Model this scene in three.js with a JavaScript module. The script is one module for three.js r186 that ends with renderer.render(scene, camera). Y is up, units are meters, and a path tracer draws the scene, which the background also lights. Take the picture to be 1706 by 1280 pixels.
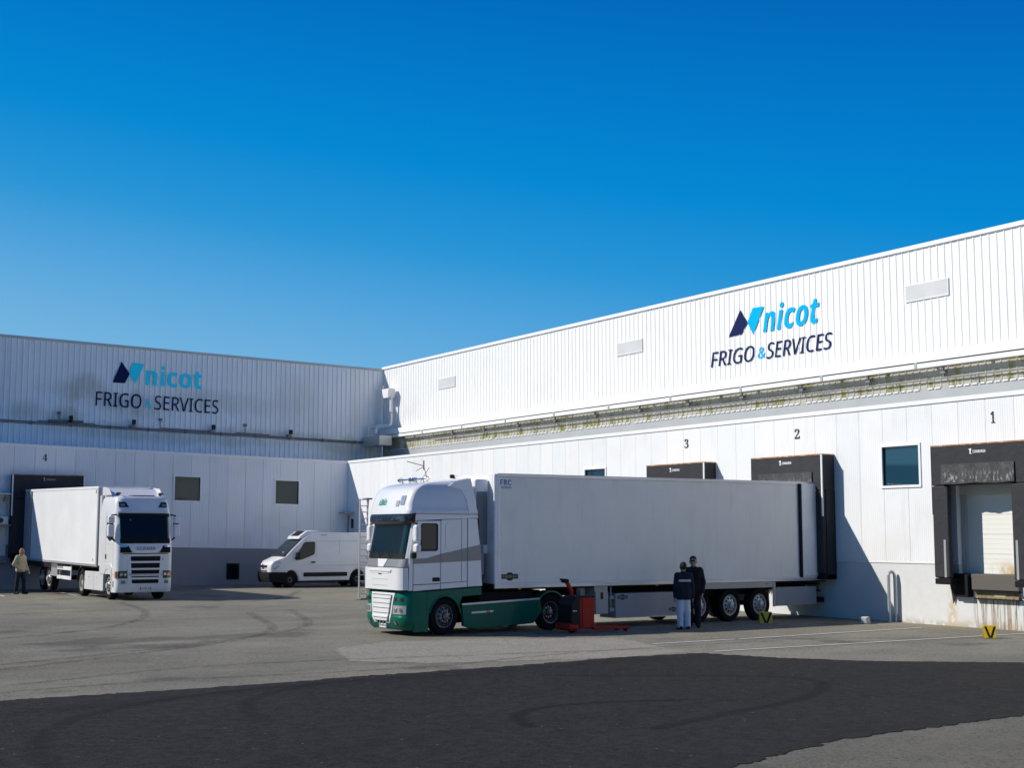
import * as THREE from 'three';
import { RoundedBoxGeometry } from 'three/addons/geometries/RoundedBoxGeometry.js';
import { mergeGeometries, toCreasedNormals, mergeVertices } from 'three/addons/utils/BufferGeometryUtils.js';
import { MarchingCubes } from 'three/addons/objects/MarchingCubes.js';
import { FontLoader } from 'three/addons/loaders/FontLoader.js';
import { TextGeometry } from 'three/addons/geometries/TextGeometry.js';

// ---------------------------------------------------------------- camera, sky, sun, exposure
const D = Math.PI / 180;
const scene = new THREE.Scene();
const camera = new THREE.PerspectiveCamera(31.15, 1024 / 769, 0.2, 3000);
camera.rotation.order = 'YXZ';
camera.position.set(0, 2.49, 0);
camera.rotation.set(6.19 * D, -31.5 * D, 0);
scene.add(camera);
const renderer = new THREE.WebGLRenderer({ antialias: true });
renderer.setSize(1024, 769);
renderer.toneMapping = THREE.LinearToneMapping;
renderer.toneMappingExposure = 1.0;
renderer.shadowMap.enabled = true;
const SUN_DIR = new THREE.Vector3(-1.15, 1, -0.66).normalize();   // towards the sun
const sun = new THREE.DirectionalLight(new THREE.Color(1, 0.95, 0.86), 4.75);
sun.position.set(20, 0, -40).addScaledVector(SUN_DIR, 120);
sun.target.position.set(20, 0, -40);
sun.castShadow = true;
Object.assign(sun.shadow.camera, { left: -60, right: 60, top: 60, bottom: -60, near: 1, far: 300 });
sun.shadow.mapSize.set(4096, 4096);
scene.add(sun, sun.target);
{ // clear blue sky: deep above, paler towards the horizon and towards the sun
  const W = 512, H = 256, data = new Float32Array(W * H * 4), s2l = (c) => (c /= 255) <= 0.04045 ? c / 12.92 : ((c + 0.055) / 1.055) ** 2.4;
  const stops = [[-12, 136, 188, 224], [0, 136, 190, 226], [5.5, 112, 177, 222], [8.2, 86, 165, 220], [11.2, 42, 149, 214], [14.6, 6, 136, 211], [18, 3, 124, 203], [21.7, 3, 108, 190], [25, 3, 96, 173], [30, 4, 84, 160], [45, 5, 68, 145], [90, 6, 55, 130]]
    .map(([e, ...c]) => [e, ...c.map(s2l)]);
  const sunAz = Math.atan2(SUN_DIR.z, SUN_DIR.x), sky = (e) => { let i = 0; while (i < stops.length - 2 && e > stops[i + 1][0]) i++; const a = stops[i], b = stops[i + 1], t = Math.min(1, Math.max(0, (e - a[0]) / (b[0] - a[0]))); return [1, 2, 3].map((k) => a[k] + (b[k] - a[k]) * t); };
  for (let j = 0; j < H; j++) for (let i = 0; i < W; i++) {
    const e = (j + 0.5) / H * 180 - 90, az = ((i + 0.5) / W - 0.5) * 2 * Math.PI;
    let d = Math.abs(az - sunAz); if (d > Math.PI) d = 2 * Math.PI - d;
    const c = sky(Math.max(e, 0) + 0.16 * (Math.min(d / D, 140) - 92) * Math.min(1, Math.max(e, 0) / 6) * Math.max(0, 1 - Math.max(e, 0) / 70)), k = (j * W + i) * 4;
    data[k] = c[0]; data[k + 1] = c[1]; data[k + 2] = c[2]; data[k + 3] = 1;
  }
  const t = new THREE.DataTexture(data, W, H, THREE.RGBAFormat, THREE.FloatType);
  t.mapping = THREE.EquirectangularReflectionMapping; t.magFilter = t.minFilter = THREE.LinearFilter; t.needsUpdate = true;
  scene.background = t; scene.environment = t;
}

// ---------------------------------------------------------------- helpers
let seed = 20240611;
const rnd = () => { seed = (seed + 0x6D2B79F5) | 0; let t = Math.imul(seed ^ (seed >>> 15), 1 | seed); t = (t + Math.imul(t ^ (t >>> 7), 61 | t)) ^ t; return ((t ^ (t >>> 14)) >>> 0) / 4294967296; };
const clamp = (x, a = 0, b = 1) => Math.min(b, Math.max(a, x)), mix = (a, b, t) => a + (b - a) * t, smooth = (a, b, x) => { const t = clamp((x - a) / (b - a)); return t * t * (3 - 2 * t); };
const hash = (i, j, s) => { let h = Math.imul(i, 374761393) + Math.imul(j, 668265263) + Math.imul(s, 974634777) | 0; h = Math.imul(h ^ (h >>> 13), 1274126177); return ((h ^ (h >>> 16)) >>> 0) / 4294967296; };
function vnoise(x, y, px, py, s) { const i = Math.floor(x), j = Math.floor(y), f = x - i, g = y - j, u = f * f * (3 - 2 * f), v = g * g * (3 - 2 * g), m = (a, n) => ((a % n) + n) % n; const i0 = m(i, px), i1 = m(i + 1, px), j0 = m(j, py), j1 = m(j + 1, py); return mix(mix(hash(i0, j0, s), hash(i1, j0, s), u), mix(hash(i0, j1, s), hash(i1, j1, s), u), v); }
function fbm(u, v, px, py, oct, s) { let a = 0, w = 0.5, n = 0; for (let o = 0; o < oct; o++) { a += w * vnoise(u * px, v * py, px, py, s + o); n += w; w *= 0.55; px *= 2; py *= 2; } return a / n; }
function tex(w, h, fn, { srgb = true, rep = [1, 1], clampEdge = false } = {}) {
  const d = new Uint8Array(w * h * 4);
  for (let j = 0; j < h; j++) for (let i = 0; i < w; i++) { const c = fn((i + 0.5) / w, (j + 0.5) / h), k = (j * w + i) * 4, f = (v) => srgb ? (v <= 0.0031308 ? v * 12.92 : 1.055 * v ** (1 / 2.4) - 0.055) : v; d[k] = 255 * clamp(f(c[0])); d[k + 1] = 255 * clamp(f(c[1])); d[k + 2] = 255 * clamp(f(c[2])); d[k + 3] = 255; }
  const t = new THREE.DataTexture(d, w, h); t.magFilter = THREE.LinearFilter; t.minFilter = THREE.LinearMipmapLinearFilter; t.wrapS = t.wrapT = clampEdge ? THREE.ClampToEdgeWrapping : THREE.RepeatWrapping; t.repeat.set(...rep); if (srgb) t.colorSpace = THREE.SRGBColorSpace; t.needsUpdate = true; return t;
}
const lin = (r, g, b) => new THREE.Color().setRGB(r, g, b);
function std(c, roughness = 0.6, o = {}) { return new THREE.MeshStandardMaterial({ color: c ? lin(...c) : 0xffffff, roughness, ...o }); }
function phys(c, roughness, o = {}) { return new THREE.MeshPhysicalMaterial({ color: lin(...c), roughness, ...o }); }
const clean = (g) => { const r = g.index ? g.toNonIndexed() : g; for (const k of Object.keys(r.attributes)) if (!['position', 'normal', 'uv'].includes(k)) r.deleteAttribute(k); if (!r.attributes.uv) r.setAttribute('uv', new THREE.BufferAttribute(new Float32Array(r.attributes.position.count * 2), 2)); r.morphAttributes = {}; r.clearGroups(); return r; };
function box(w, h, d, x = 0, y = 0, z = 0, r = 0) { const g = r ? new RoundedBoxGeometry(w, h, d, 2, Math.min(r, w / 2.01, h / 2.01, d / 2.01)) : new THREE.BoxGeometry(w, h, d); return clean(g.translate(x, y, z)); }
const bx = (x0, x1, y0, y1, z0, z1, r = 0) => box(x1 - x0, y1 - y0, z1 - z0, (x0 + x1) / 2, (y0 + y1) / 2, (z0 + z1) / 2, r);
function cyl(r0, r1, h, x, y, z, axis = 'y', seg = 14) { const g = new THREE.CylinderGeometry(r0, r1, h, seg); if (axis === 'z') g.rotateX(Math.PI / 2); if (axis === 'x') g.rotateZ(Math.PI / 2); return clean(g.translate(x, y, z)); }
const V = (x, y, z) => new THREE.Vector3(x, y, z);
function rod(a, b, r, seg = 6) { const A = V(...a), B = V(...b), d = B.clone().sub(A), g = new THREE.CylinderGeometry(r, r, d.length(), seg); g.applyQuaternion(new THREE.Quaternion().setFromUnitVectors(V(0, 1, 0), d.normalize())); return clean(g.translate((a[0] + b[0]) / 2, (a[1] + b[1]) / 2, (a[2] + b[2]) / 2)); }
function tube(pts, r, seg = 24, rs = 8, tension = 0.02) { return clean(new THREE.TubeGeometry(new THREE.CatmullRomCurve3(pts.map((p) => V(...p)), false, 'catmullrom', tension), seg, r, rs)); }
function shp(pts) { const s = new THREE.Shape(); pts.forEach((p, i) => i ? s.lineTo(p[0], p[1]) : s.moveTo(p[0], p[1])); return s; }
function rrect(x0, x1, y0, y1, r) { const s = new THREE.Shape(); s.moveTo(x0 + r, y0); s.lineTo(x1 - r, y0); s.quadraticCurveTo(x1, y0, x1, y0 + r); s.lineTo(x1, y1 - r); s.quadraticCurveTo(x1, y1, x1 - r, y1); s.lineTo(x0 + r, y1); s.quadraticCurveTo(x0, y1, x0, y1 - r); s.lineTo(x0, y0 + r); s.quadraticCurveTo(x0, y0, x0 + r, y0); return s; }
function ext(shape, z0, depth, bev = 0, cs = 10) { const s = Array.isArray(shape) ? shp(shape) : shape; return clean(new THREE.ExtrudeGeometry(s, { depth: depth - 2 * bev, bevelEnabled: bev > 0, bevelThickness: bev, bevelSize: bev * 0.9, bevelOffset: -bev * 0.9, bevelSegments: 2, curveSegments: cs }).translate(0, 0, z0 + bev)); }
function warp(g, f) { const p = g.attributes.position, v = V(0, 0, 0); for (let i = 0; i < p.count; i++) { v.fromBufferAttribute(p, i); f(v); p.setXYZ(i, v.x, v.y, v.z); } g.computeVertexNormals(); return g; }
function worldUV(g) { const p = g.attributes.position, n = g.attributes.normal, uv = g.attributes.uv; for (let i = 0; i < p.count; i += 3) { let a = 0, b = 0, c = 0; for (let k = 0; k < 3; k++) { a += n.getX(i + k); b += n.getY(i + k); c += n.getZ(i + k); } a = Math.abs(a); b = Math.abs(b); c = Math.abs(c); for (let k = 0; k < 3; k++) { const x = p.getX(i + k), y = p.getY(i + k), z = p.getZ(i + k); if (c >= a && c >= b) uv.setXY(i + k, x, y); else if (a >= b) uv.setXY(i + k, z, y); else uv.setXY(i + k, x, z); } } return g; }
let post = (g) => g;                                                // applied to all geometry while a wall is being built
function M(name, geos, material, parent, crease = 0) {
  let g = Array.isArray(geos) ? (geos.length > 1 ? mergeGeometries(geos.map(clean)) : clean(geos[0])) : clean(geos);
  if (material.map || material.bumpMap || material.roughnessMap) if (!g.userData.keepUV) worldUV(g);
  g = post(g);
  if (crease) g = toCreasedNormals(g, crease);
  const m = new THREE.Mesh(g, material); m.name = name; m.castShadow = m.receiveShadow = true; parent.add(m); return m;
}
const used = {};
function numbered(n) { if (!(n in used)) { used[n] = 0; return n; } return `${n}_${String(++used[n]).padStart(3, '0')}`; }
function tag(o, label, category, group, kind) { o.userData.label = label; if (category) o.userData.category = category; if (group) o.userData.group = group; if (kind) o.userData.kind = kind; return o; }
function thing(name, label, category, pos = [0, 0, 0], turn = 0, group) { const o = new THREE.Group(); o.name = numbered(name); o.position.set(...pos); o.rotation.y = turn; scene.add(o); return tag(o, label, category, group); }
function part(name, parent) { const o = new THREE.Group(); o.name = name; parent.add(o); return o; }
const fontBold = await new FontLoader().loadAsync('fonts/droid/droid_sans_bold.typeface.json'), fontReg = await new FontLoader().loadAsync('fonts/droid/droid_sans_regular.typeface.json'), fontSerif = await new FontLoader().loadAsync('fonts/droid/droid_serif_bold.typeface.json');
function text(str, font, w, h, depth = 0.006, shear = 0) { // letters fitted into w x h, lower left corner at the origin
  const g = new TextGeometry(str, { font, size: 1, depth: 0.01, curveSegments: 5, bevelEnabled: false }); g.computeBoundingBox(); const b = g.boundingBox;
  g.translate(-b.min.x, -b.min.y, -b.min.z).scale(w / (b.max.x - b.min.x), h / (b.max.y - b.min.y), depth / 0.01); if (shear) { const p = g.attributes.position; for (let i = 0; i < p.count; i++) p.setX(i, p.getX(i) + shear * p.getY(i)); }
  return clean(g);
}
const at = (g, x, y, z) => g.translate(x, y, z);

// ---------------------------------------------------------------- materials
const T = {};
T.grain = tex(512, 512, (u, v) => { const n = 0.86 + 0.16 * fbm(u, v, 5, 5, 4, 3) + 0.04 * (hash(u * 512 | 0, v * 512 | 0, 9) - 0.5); return [n, n, n]; }, { rep: [0.25, 0.25] });
T.streak = tex(1024, 256, (u, v) => { const s = smooth(0.55, 0.9, fbm(u, v, 48, 3, 3, 11)), p = smooth(0.5, 0.85, fbm(u, v, 6, 4, 4, 14)), n = 1 - 0.07 * s - 0.06 * p + 0.02 * (hash(u * 1024 | 0, v * 256 | 0, 4) - 0.5); return [n, n * (1 - 0.012 * p), n * (1 - 0.03 * p)]; }, { rep: [1 / 13, 1 / 6] });
T.rib = tex(64, 4, (u) => { const f = (u * 4) % 1, h = f < 0.3 ? 0 : 1; return [h, h, h]; }, { srgb: false, rep: [1 / 0.3, 1] });
T.ripple = tex(256, 256, (u, v) => { const h = fbm(u, v, 10, 10, 3, 77); return [h, h, h]; }, { srgb: false, rep: [0.6, 0.6] });
const MT = {
  clad: std([0.83, 0.83, 0.82], 0.55, { map: T.streak }),
  panel: std([0.83, 0.835, 0.84], 0.5, { map: T.streak, bumpMap: T.rib, bumpScale: 0.004 }),
  white: std([0.82, 0.82, 0.81], 0.42, { map: T.grain }),
  trim: std([0.84, 0.84, 0.83], 0.4),
  galva: std([0.5, 0.52, 0.53], 0.42, { metalness: 0.5, map: T.grain }),
  grey: std([0.32, 0.33, 0.34], 0.6),
  dark: phys([0.026, 0.026, 0.028], 0.7, { specularIntensity: 0.5 }),
  black: phys([0.009, 0.009, 0.01], 0.7, { specularIntensity: 0.4 }),
  rubber: phys([0.011, 0.011, 0.0115], 0.95, { map: T.grain, specularIntensity: 0.35 }),
  roof: std([0.72, 0.71, 0.68], 0.9, { map: T.grain }),
  steel: std([0.34, 0.33, 0.32], 0.5, { metalness: 0.6, map: T.grain }),
  pipe: std([0.2, 0.2, 0.2], 0.5, { metalness: 0.3 }),
  navy: phys([0.014, 0.02, 0.085], 0.9, { specularIntensity: 0.2 }), cyan: phys([0.0, 0.42, 0.8], 0.9, { specularIntensity: 0.2 }), cyanShadeLift: phys([0.03, 0.85, 1.0], 0.9, { specularIntensity: 0.2 }),  // second cyan is the same sign colour, lightened against the left wall shade
  ink: std([0.012, 0.013, 0.018], 0.6),
  glassSkyTeal: phys([0.006, 0.042, 0.065], 0.03, { ior: 2.1 }), glassPlain: phys([0.034, 0.056, 0.048], 0.04, { ior: 1.45 }),  // teal base of the first glass stands in for mirrored blue sky
};

// ---------------------------------------------------------------- ground
{
  const s = (u, v) => { const n = fbm(u, v, 8, 8, 4, 21), sp = 0.45 * hash(u * 512 | 0, v * 512 | 0, 5) + 0.55 * vnoise(u * 240, v * 240, 240, 240, 25), b = vnoise(u * 110, v * 110, 110, 110, 6); return [n, sp, b]; };
  T.asphalt = tex(1024, 1024, (u, v) => { const [n, sp, b] = s(u, v), k = 0.8 + 0.3 * n + 1.3 * (sp - 0.5) + 0.6 * (b - 0.5); return [k, k * 0.985, k * 0.95]; }, { rep: [0.25, 0.25] });
  T.asphaltB = tex(1024, 1024, (u, v) => { const [, sp, b] = s(u, v), k = 0.3 * sp + 0.7 * b; return [k, k, k]; }, { srgb: false, rep: [0.25, 0.25] });
  const sheet = (x0, x1, z0, z1, y, step, colour, name, label) => {
    const nx = Math.round((x1 - x0) / step), nz = Math.round((z1 - z0) / step), g = new THREE.PlaneGeometry(x1 - x0, z1 - z0, nx, nz).rotateX(-Math.PI / 2).translate((x0 + x1) / 2, y, (z0 + z1) / 2), p = g.attributes.position, uv = g.attributes.uv;
    const col = colour && new Float32Array(p.count * 3);
    for (let i = 0; i < p.count; i++) { const x = p.getX(i), z = p.getZ(i); uv.setXY(i, x, z); if (col) col.set(colour(x, z), i * 3); }
    if (col) g.setAttribute('color', new THREE.BufferAttribute(col, 3));
    const m = new THREE.Mesh(g, std(colour ? null : [0.2, 0.19, 0.175], 0.92, { map: T.asphalt, bumpMap: T.asphaltB, bumpScale: 0.006, vertexColors: !!colour })); m.name = numbered(name); m.receiveShadow = true; scene.add(m); return tag(m, label, null, null, 'structure');
  };
  sheet(-900, 900, -900, 900, -0.03, 900, null, 'ground', 'worn grey asphalt ground reaching to the horizon');
  const N = (x, z, f, o, sd) => fbm(x / 256 + 0.37, z / 256 + 0.11, 256 * f | 0, 256 * f | 0, o, sd);
  sheet(-16, 31, -67, 8, 0, 0.2, (x, z) => {
    const big = N(x, z, 0.09, 3, 31), mid = N(x, z, 0.7, 4, 37), lane = N(x * 0.25, z + 0.12 * x, 0.9, 3, 41);       // blotches and lengthwise wear
    let k = 0.182 * (0.6 + 0.42 * big + 0.46 * mid + 0.34 * (lane - 0.5));
    const oil = smooth(0.66, 0.74, N(x, z, 0.45, 4, 53)); k *= 1 - 0.38 * oil;                                          // oil spots
    const near = smooth(-21, -17, z); k *= 1 - 0.3 * near;
    const worn = smooth(0.5, 0.72, N(x, z, 0.22, 3, 61));
    return [k * (1.02 + 0.04 * worn), k * 0.965, k * (0.76 - 0.05 * worn)];
  }, 'yard_asphalt', 'worn grey asphalt of the loading yard, blotched with oil');
  // pale concrete-like resurfaced wedge beside the green truck, dark fresh asphalt across the front
  const poly = (pts, y, jit) => { const out = []; pts.forEach((p, i) => { const q = pts[(i + 1) % pts.length], n = Math.max(1, Math.round(Math.hypot(q[0] - p[0], q[1] - p[1]) / 0.11)); for (let k = 0; k < n; k++) out.push([p[0] + (q[0] - p[0]) * k / n + jit * (rnd() - 0.5), p[1] + (q[1] - p[1]) * k / n + jit * (rnd() - 0.5)]); }); const g = new THREE.ShapeGeometry(shp(out.map(([x, z]) => [x, -z]))).rotateX(-Math.PI / 2).translate(0, y, 0); return g; };
  const setUV = (g) => { const p = g.attributes.position, uv = g.attributes.uv; for (let i = 0; i < p.count; i++) uv.setXY(i, p.getX(i), p.getZ(i)); return g; };
  const pale = new THREE.Mesh(setUV(poly([[12.7, -28.1], [14.5, -29.0], [16.8, -28.6], [19.6, -27.2], [18.6, -23.2], [16.2, -22.9], [12.8, -23.8], [11.6, -25]], 0.004, 0.2)), std([0.285, 0.264, 0.222], 0.92, { map: T.asphalt, bumpMap: T.asphaltB, bumpScale: 0.006 }));
  pale.name = 'pale_asphalt_patch'; scene.add(tag(pale, 'paler sandy patch of asphalt in front of the green truck', null, null, 'structure'));
  const X0 = -8, Z0 = -24, DW = 34, DH = 24;
  const curve = (pts) => new THREE.CatmullRomCurve3(pts.map(([x, z]) => V(x, 0, z))).getPoints(24).map((p) => [p.x, p.z]);
  const marks = [[[[3.6, -14.5], [3.8, -16.4], [4.2, -17.9], [5.2, -19.6], [7.2, -21.0], [9.5, -21.6]], 0.12, 0.4], [[[7.0, -17.6], [7.2, -18.9], [7.9, -20.3], [9.3, -21.4], [10.9, -21.7], [12.4, -21.4]], 0.11, 0.4],
    [[[11.0, -14.4], [12.6, -15.0], [14.6, -15.7], [16.0, -16.6], [16.8, -17.6], [16.7, -18.4], [15.4, -19.4], [13.6, -20.5]], 0.12, 0.5], [[[9.7, -15.4], [10.0, -16.2], [10.8, -16.9], [11.9, -17.0], [13.2, -16.6]], 0.1, 0.6], [[[2.5, -19.6], [6, -20.6], [11, -21.6], [17, -22.3]], 0.3, 0.22], [[[5, -14], [8.5, -15.5], [13, -16], [19, -18]], 0.25, 0.12]].map(([c, w, k]) => [curve(c), w, k]);
  const MW = 1024, MH = 724, mask = new Float32Array(MW * MH); // how far each spot is covered by tyre rubber
  for (const [c2, w, a] of marks) { const one = new Map(); for (let i = 0; i + 1 < c2.length; i++) { const l = Math.hypot(c2[i + 1][0] - c2[i][0], c2[i + 1][1] - c2[i][1]), n = Math.ceil(l / 0.03); for (let k = 0; k < n; k++) { const x = mix(c2[i][0], c2[i + 1][0], k / n), z = mix(c2[i][1], c2[i + 1][1], k / n), R = w * 1.6, px = (x - X0) / DW * MW, pz = (z - Z0) / DH * MH, r = Math.ceil(R / DW * MW); for (let q = -r; q <= r; q++) for (let p = -r; p <= r; p++) { const I = Math.floor(px) + p, J = Math.floor(pz) + q; if (I < 0 || J < 0 || I >= MW || J >= MH) continue; const d = Math.hypot((I + 0.5 - px) / MW * DW, (J + 0.5 - pz) / MH * DH), m = a * smooth(R, w * 0.5, d), id = J * MW + I; if (m > (one.get(id) || 0)) one.set(id, m); } } } for (const [id, m] of one) mask[id] = 1 - (1 - mask[id]) * (1 - m); }
  T.fresh = tex(2048, 1448, (u, v) => {
    const n = fbm(u, v, 9, 7, 5, 71), sp = hash(u * 2048 | 0, v * 1448 | 0, 72), c = fbm(u, v, 300, 210, 2, 74);
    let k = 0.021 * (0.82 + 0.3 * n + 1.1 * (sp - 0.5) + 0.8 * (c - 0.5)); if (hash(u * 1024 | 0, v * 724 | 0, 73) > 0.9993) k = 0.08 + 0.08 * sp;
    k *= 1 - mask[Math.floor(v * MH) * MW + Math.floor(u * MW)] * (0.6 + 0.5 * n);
    return [k * 1.06, k, k * 0.93];
  }, { rep: [1 / DW, 1 / DH], clampEdge: false });
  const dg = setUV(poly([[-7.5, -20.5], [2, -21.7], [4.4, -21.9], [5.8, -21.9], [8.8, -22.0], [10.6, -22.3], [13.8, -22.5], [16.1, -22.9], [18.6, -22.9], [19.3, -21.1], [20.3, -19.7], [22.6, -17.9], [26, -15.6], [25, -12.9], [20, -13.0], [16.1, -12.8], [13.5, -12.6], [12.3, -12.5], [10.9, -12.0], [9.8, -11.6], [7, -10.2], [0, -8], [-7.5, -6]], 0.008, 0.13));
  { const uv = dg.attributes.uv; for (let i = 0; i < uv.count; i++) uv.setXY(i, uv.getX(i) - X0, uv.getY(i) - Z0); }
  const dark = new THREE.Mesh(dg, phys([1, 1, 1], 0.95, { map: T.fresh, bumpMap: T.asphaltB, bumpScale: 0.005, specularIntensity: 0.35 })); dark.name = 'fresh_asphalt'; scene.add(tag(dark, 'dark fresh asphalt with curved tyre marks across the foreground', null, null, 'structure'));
  for (const m of [pale, dark]) m.receiveShadow = true;
  { // rubber streaks of turning lorries on the grey yard
    const am = tex(512, 64, (u, v) => { const n = fbm(u, v, 26, 5, 4, 191), e = smooth(0, 0.3, v) * smooth(1, 0.7, v), k = 0.3 * e * smooth(0.25, 0.75, n); return [k, k, k]; }, { srgb: false });
    const rm = new THREE.MeshStandardMaterial({ color: lin(0.03, 0.029, 0.028), roughness: 0.95, transparent: true, alphaMap: am });
    for (const [pts, w] of [[[[5, -24], [9, -25.5], [14, -25], [20, -24]], 0.35], [[[4, -26], [8, -28.5], [13, -33], [16, -42]], 0.4], [[[5, -27.5], [9.4, -30], [14.6, -34.5], [17.8, -43]], 0.4], [[[6, -34], [10, -37], [13, -43], [14.4, -51]], 0.4], [[[3, -22.6], [7, -23.4], [12, -23.2], [17, -24.4], [24, -24.6]], 0.3], [[[9, -45], [14, -46], [20, -50], [24, -57]], 0.45], [[[20, -26.5], [24, -24.4], [28, -22]], 0.35]]) {
      const c = curve(pts), pos = [], uv = [], idx = []; let l = 0; c.forEach((p, i) => { const q = c[Math.min(i + 1, c.length - 1)], o = c[Math.max(i - 1, 0)], dx = q[0] - o[0], dz = q[1] - o[1], m = Math.hypot(dx, dz), nx = -dz / m * w / 2, nz = dx / m * w / 2; if (i) l += Math.hypot(p[0] - c[i - 1][0], p[1] - c[i - 1][1]); pos.push(p[0] + nx, 0.006, p[1] + nz, p[0] - nx, 0.006, p[1] - nz); uv.push(l / 5, 0, l / 5, 1); if (i) idx.push(2 * i - 2, 2 * i, 2 * i - 1, 2 * i, 2 * i + 1, 2 * i - 1); });
      const g = new THREE.BufferGeometry(); g.setAttribute('position', new THREE.BufferAttribute(new Float32Array(pos), 3)); g.setAttribute('uv', new THREE.BufferAttribute(new Float32Array(uv), 2)); g.setIndex(idx); g.computeVertexNormals(); const m = new THREE.Mesh(g, rm); m.name = numbered('tyre_mark'); m.receiveShadow = true; scene.add(tag(m, 'faint dark rubber streak curving across the grey yard', null, 'tyre marks on the yard', 'structure'));
    }
  }
  // white parking lines
  const lm = std([0.6, 0.6, 0.58], 0.85, { map: T.grain });
  const line = (a, b, w, label) => { const dx = b[0] - a[0], dz = b[1] - a[1], l = Math.hypot(dx, dz), nx = -dz / l * w / 2, nz = dx / l * w / 2, out = []; const n = Math.ceil(l / 0.3); for (let s = 0; s < 2; s++) for (let i = 0; i <= n; i++) { const t = s ? 1 - i / n : i / n, k = (s ? -1 : 1) * (0.85 + 0.3 * rnd()); out.push([a[0] + dx * t + nx * k, -(a[1] + dz * t + nz * k)]); } const m = new THREE.Mesh(setUV(new THREE.ShapeGeometry(shp(out)).rotateX(-Math.PI / 2).translate(0, 0.012, 0)), lm); m.name = numbered('parking_line'); m.receiveShadow = true; scene.add(tag(m, label, null, null, 'structure')); };
  line([19.2, -25.25], [21.7, -25.36], 0.1, 'white bay line beside the grey trailer, detached yard end'); line([21.8, -25.33], [28.6, -25.88], 0.1, 'white bay line between docks one and two');
  line([19.1, -22.98], [29.2, -23.0], 0.1, 'white bay line running under the yellow wheel chock'); line([14.75, -64.6], [14.3, -56.6], 0.1, 'white bay line beside the white truck'); line([12.0, -62.5], [11.7, -57.6], 0.1, 'white bay line left of the walking person'); line([11.5, -64.3], [14.7, -64.6], 0.1, 'white line along the foot of the left wall');
}

// ---------------------------------------------------------------- the two halls. Wall frame: x along the wall, y up, z out of the wall
const XR = 29.88, ZL = -64.9, SET = 3.81, TOP = 11.67, LOW = 6.2;
function rects(t0, t1, y0, y1, holes) { // a rectangle minus holes, as rectangles
  const ts = [t0, t1], ys = [y0, y1]; for (const h of holes) { for (const t of [h[0], h[1]]) if (t > t0 + 1e-3 && t < t1 - 1e-3) ts.push(t); for (const y of [h[2], h[3]]) if (y > y0 + 1e-3 && y < y1 - 1e-3) ys.push(y); }
  ts.sort((a, b) => a - b); ys.sort((a, b) => a - b); const out = [];
  for (let i = 0; i + 1 < ts.length; i++) { let run = null; for (let j = 0; j + 1 < ys.length; j++) { const ct = (ts[i] + ts[i + 1]) / 2, cy = (ys[j] + ys[j + 1]) / 2, gone = holes.some((h) => ct > h[0] && ct < h[1] && cy > h[2] && cy < h[3]); if (gone) { run = null; continue; } if (run) run[3] = ys[j + 1]; else out.push(run = [ts[i], ts[i + 1], ys[j], ys[j + 1]]); } }
  return out.filter((r) => r[1] - r[0] > 1e-3 && r[3] - r[2] > 1e-3);
}
const stain = (spots, w, h, x0, y0, base = 1) => tex(w[0], w[1], (u, v) => { // green-grey growth in patches and runs at the places the photograph shows
  const x = x0 + u * h[0], y = y0 + v * h[1]; let g = 0; const n = fbm(u, v, 60, 12, 4, 83), run = fbm(u, v, 110, 3, 3, 85);
  for (const [sx, sy, rx, ry, a] of spots) { const d = Math.hypot((x - sx) / rx, (y - sy) / ry); g = Math.max(g, a * smooth(1, 0.15, d + 0.9 * (n - 0.5))); }
  g = clamp(g * (0.55 + 0.9 * run)); const k = base * (1 - 0.08 * smooth(0.5, 0.85, run) - 0.06 * (n - 0.5)); return [mix(k, 0.36, g), mix(k, 0.36, g), mix(k * 0.985, 0.25, g)];
}, { rep: [1 / h[0], 1 / h[1]] });
T.leftUp = stain([[17, 9.3, 2.2, 1.1, 0.5], [20, 8.7, 2.5, 0.9, 0.42], [24, 9.2, 5, 0.8, 0.3], [16.4, 8, 1.4, 0.7, 0.55], [28.5, 9.4, 1.4, 1.6, 0.25], [14.5, 8, 1.5, 0.8, 0.5], [22, 7.2, 9, 0.5, 0.45], [31.5, 7.2, 2.6, 0.7, 0.55], [27, 7.6, 6, 0.4, 0.4], [19, 7.3, 5, 0.6, 0.4]], [1024, 256], [50, 13], 0, 0, 0.97);
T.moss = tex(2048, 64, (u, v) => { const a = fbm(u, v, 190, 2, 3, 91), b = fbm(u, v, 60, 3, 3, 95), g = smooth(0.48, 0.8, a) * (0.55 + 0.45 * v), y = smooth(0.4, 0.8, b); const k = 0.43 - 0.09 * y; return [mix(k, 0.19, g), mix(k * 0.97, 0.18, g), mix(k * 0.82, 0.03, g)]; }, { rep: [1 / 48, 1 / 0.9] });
MT.leftClad = std([0.93, 0.92, 0.9], 0.55, { map: T.leftUp }); MT.moss = std(null, 0.8, { map: T.moss });
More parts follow.
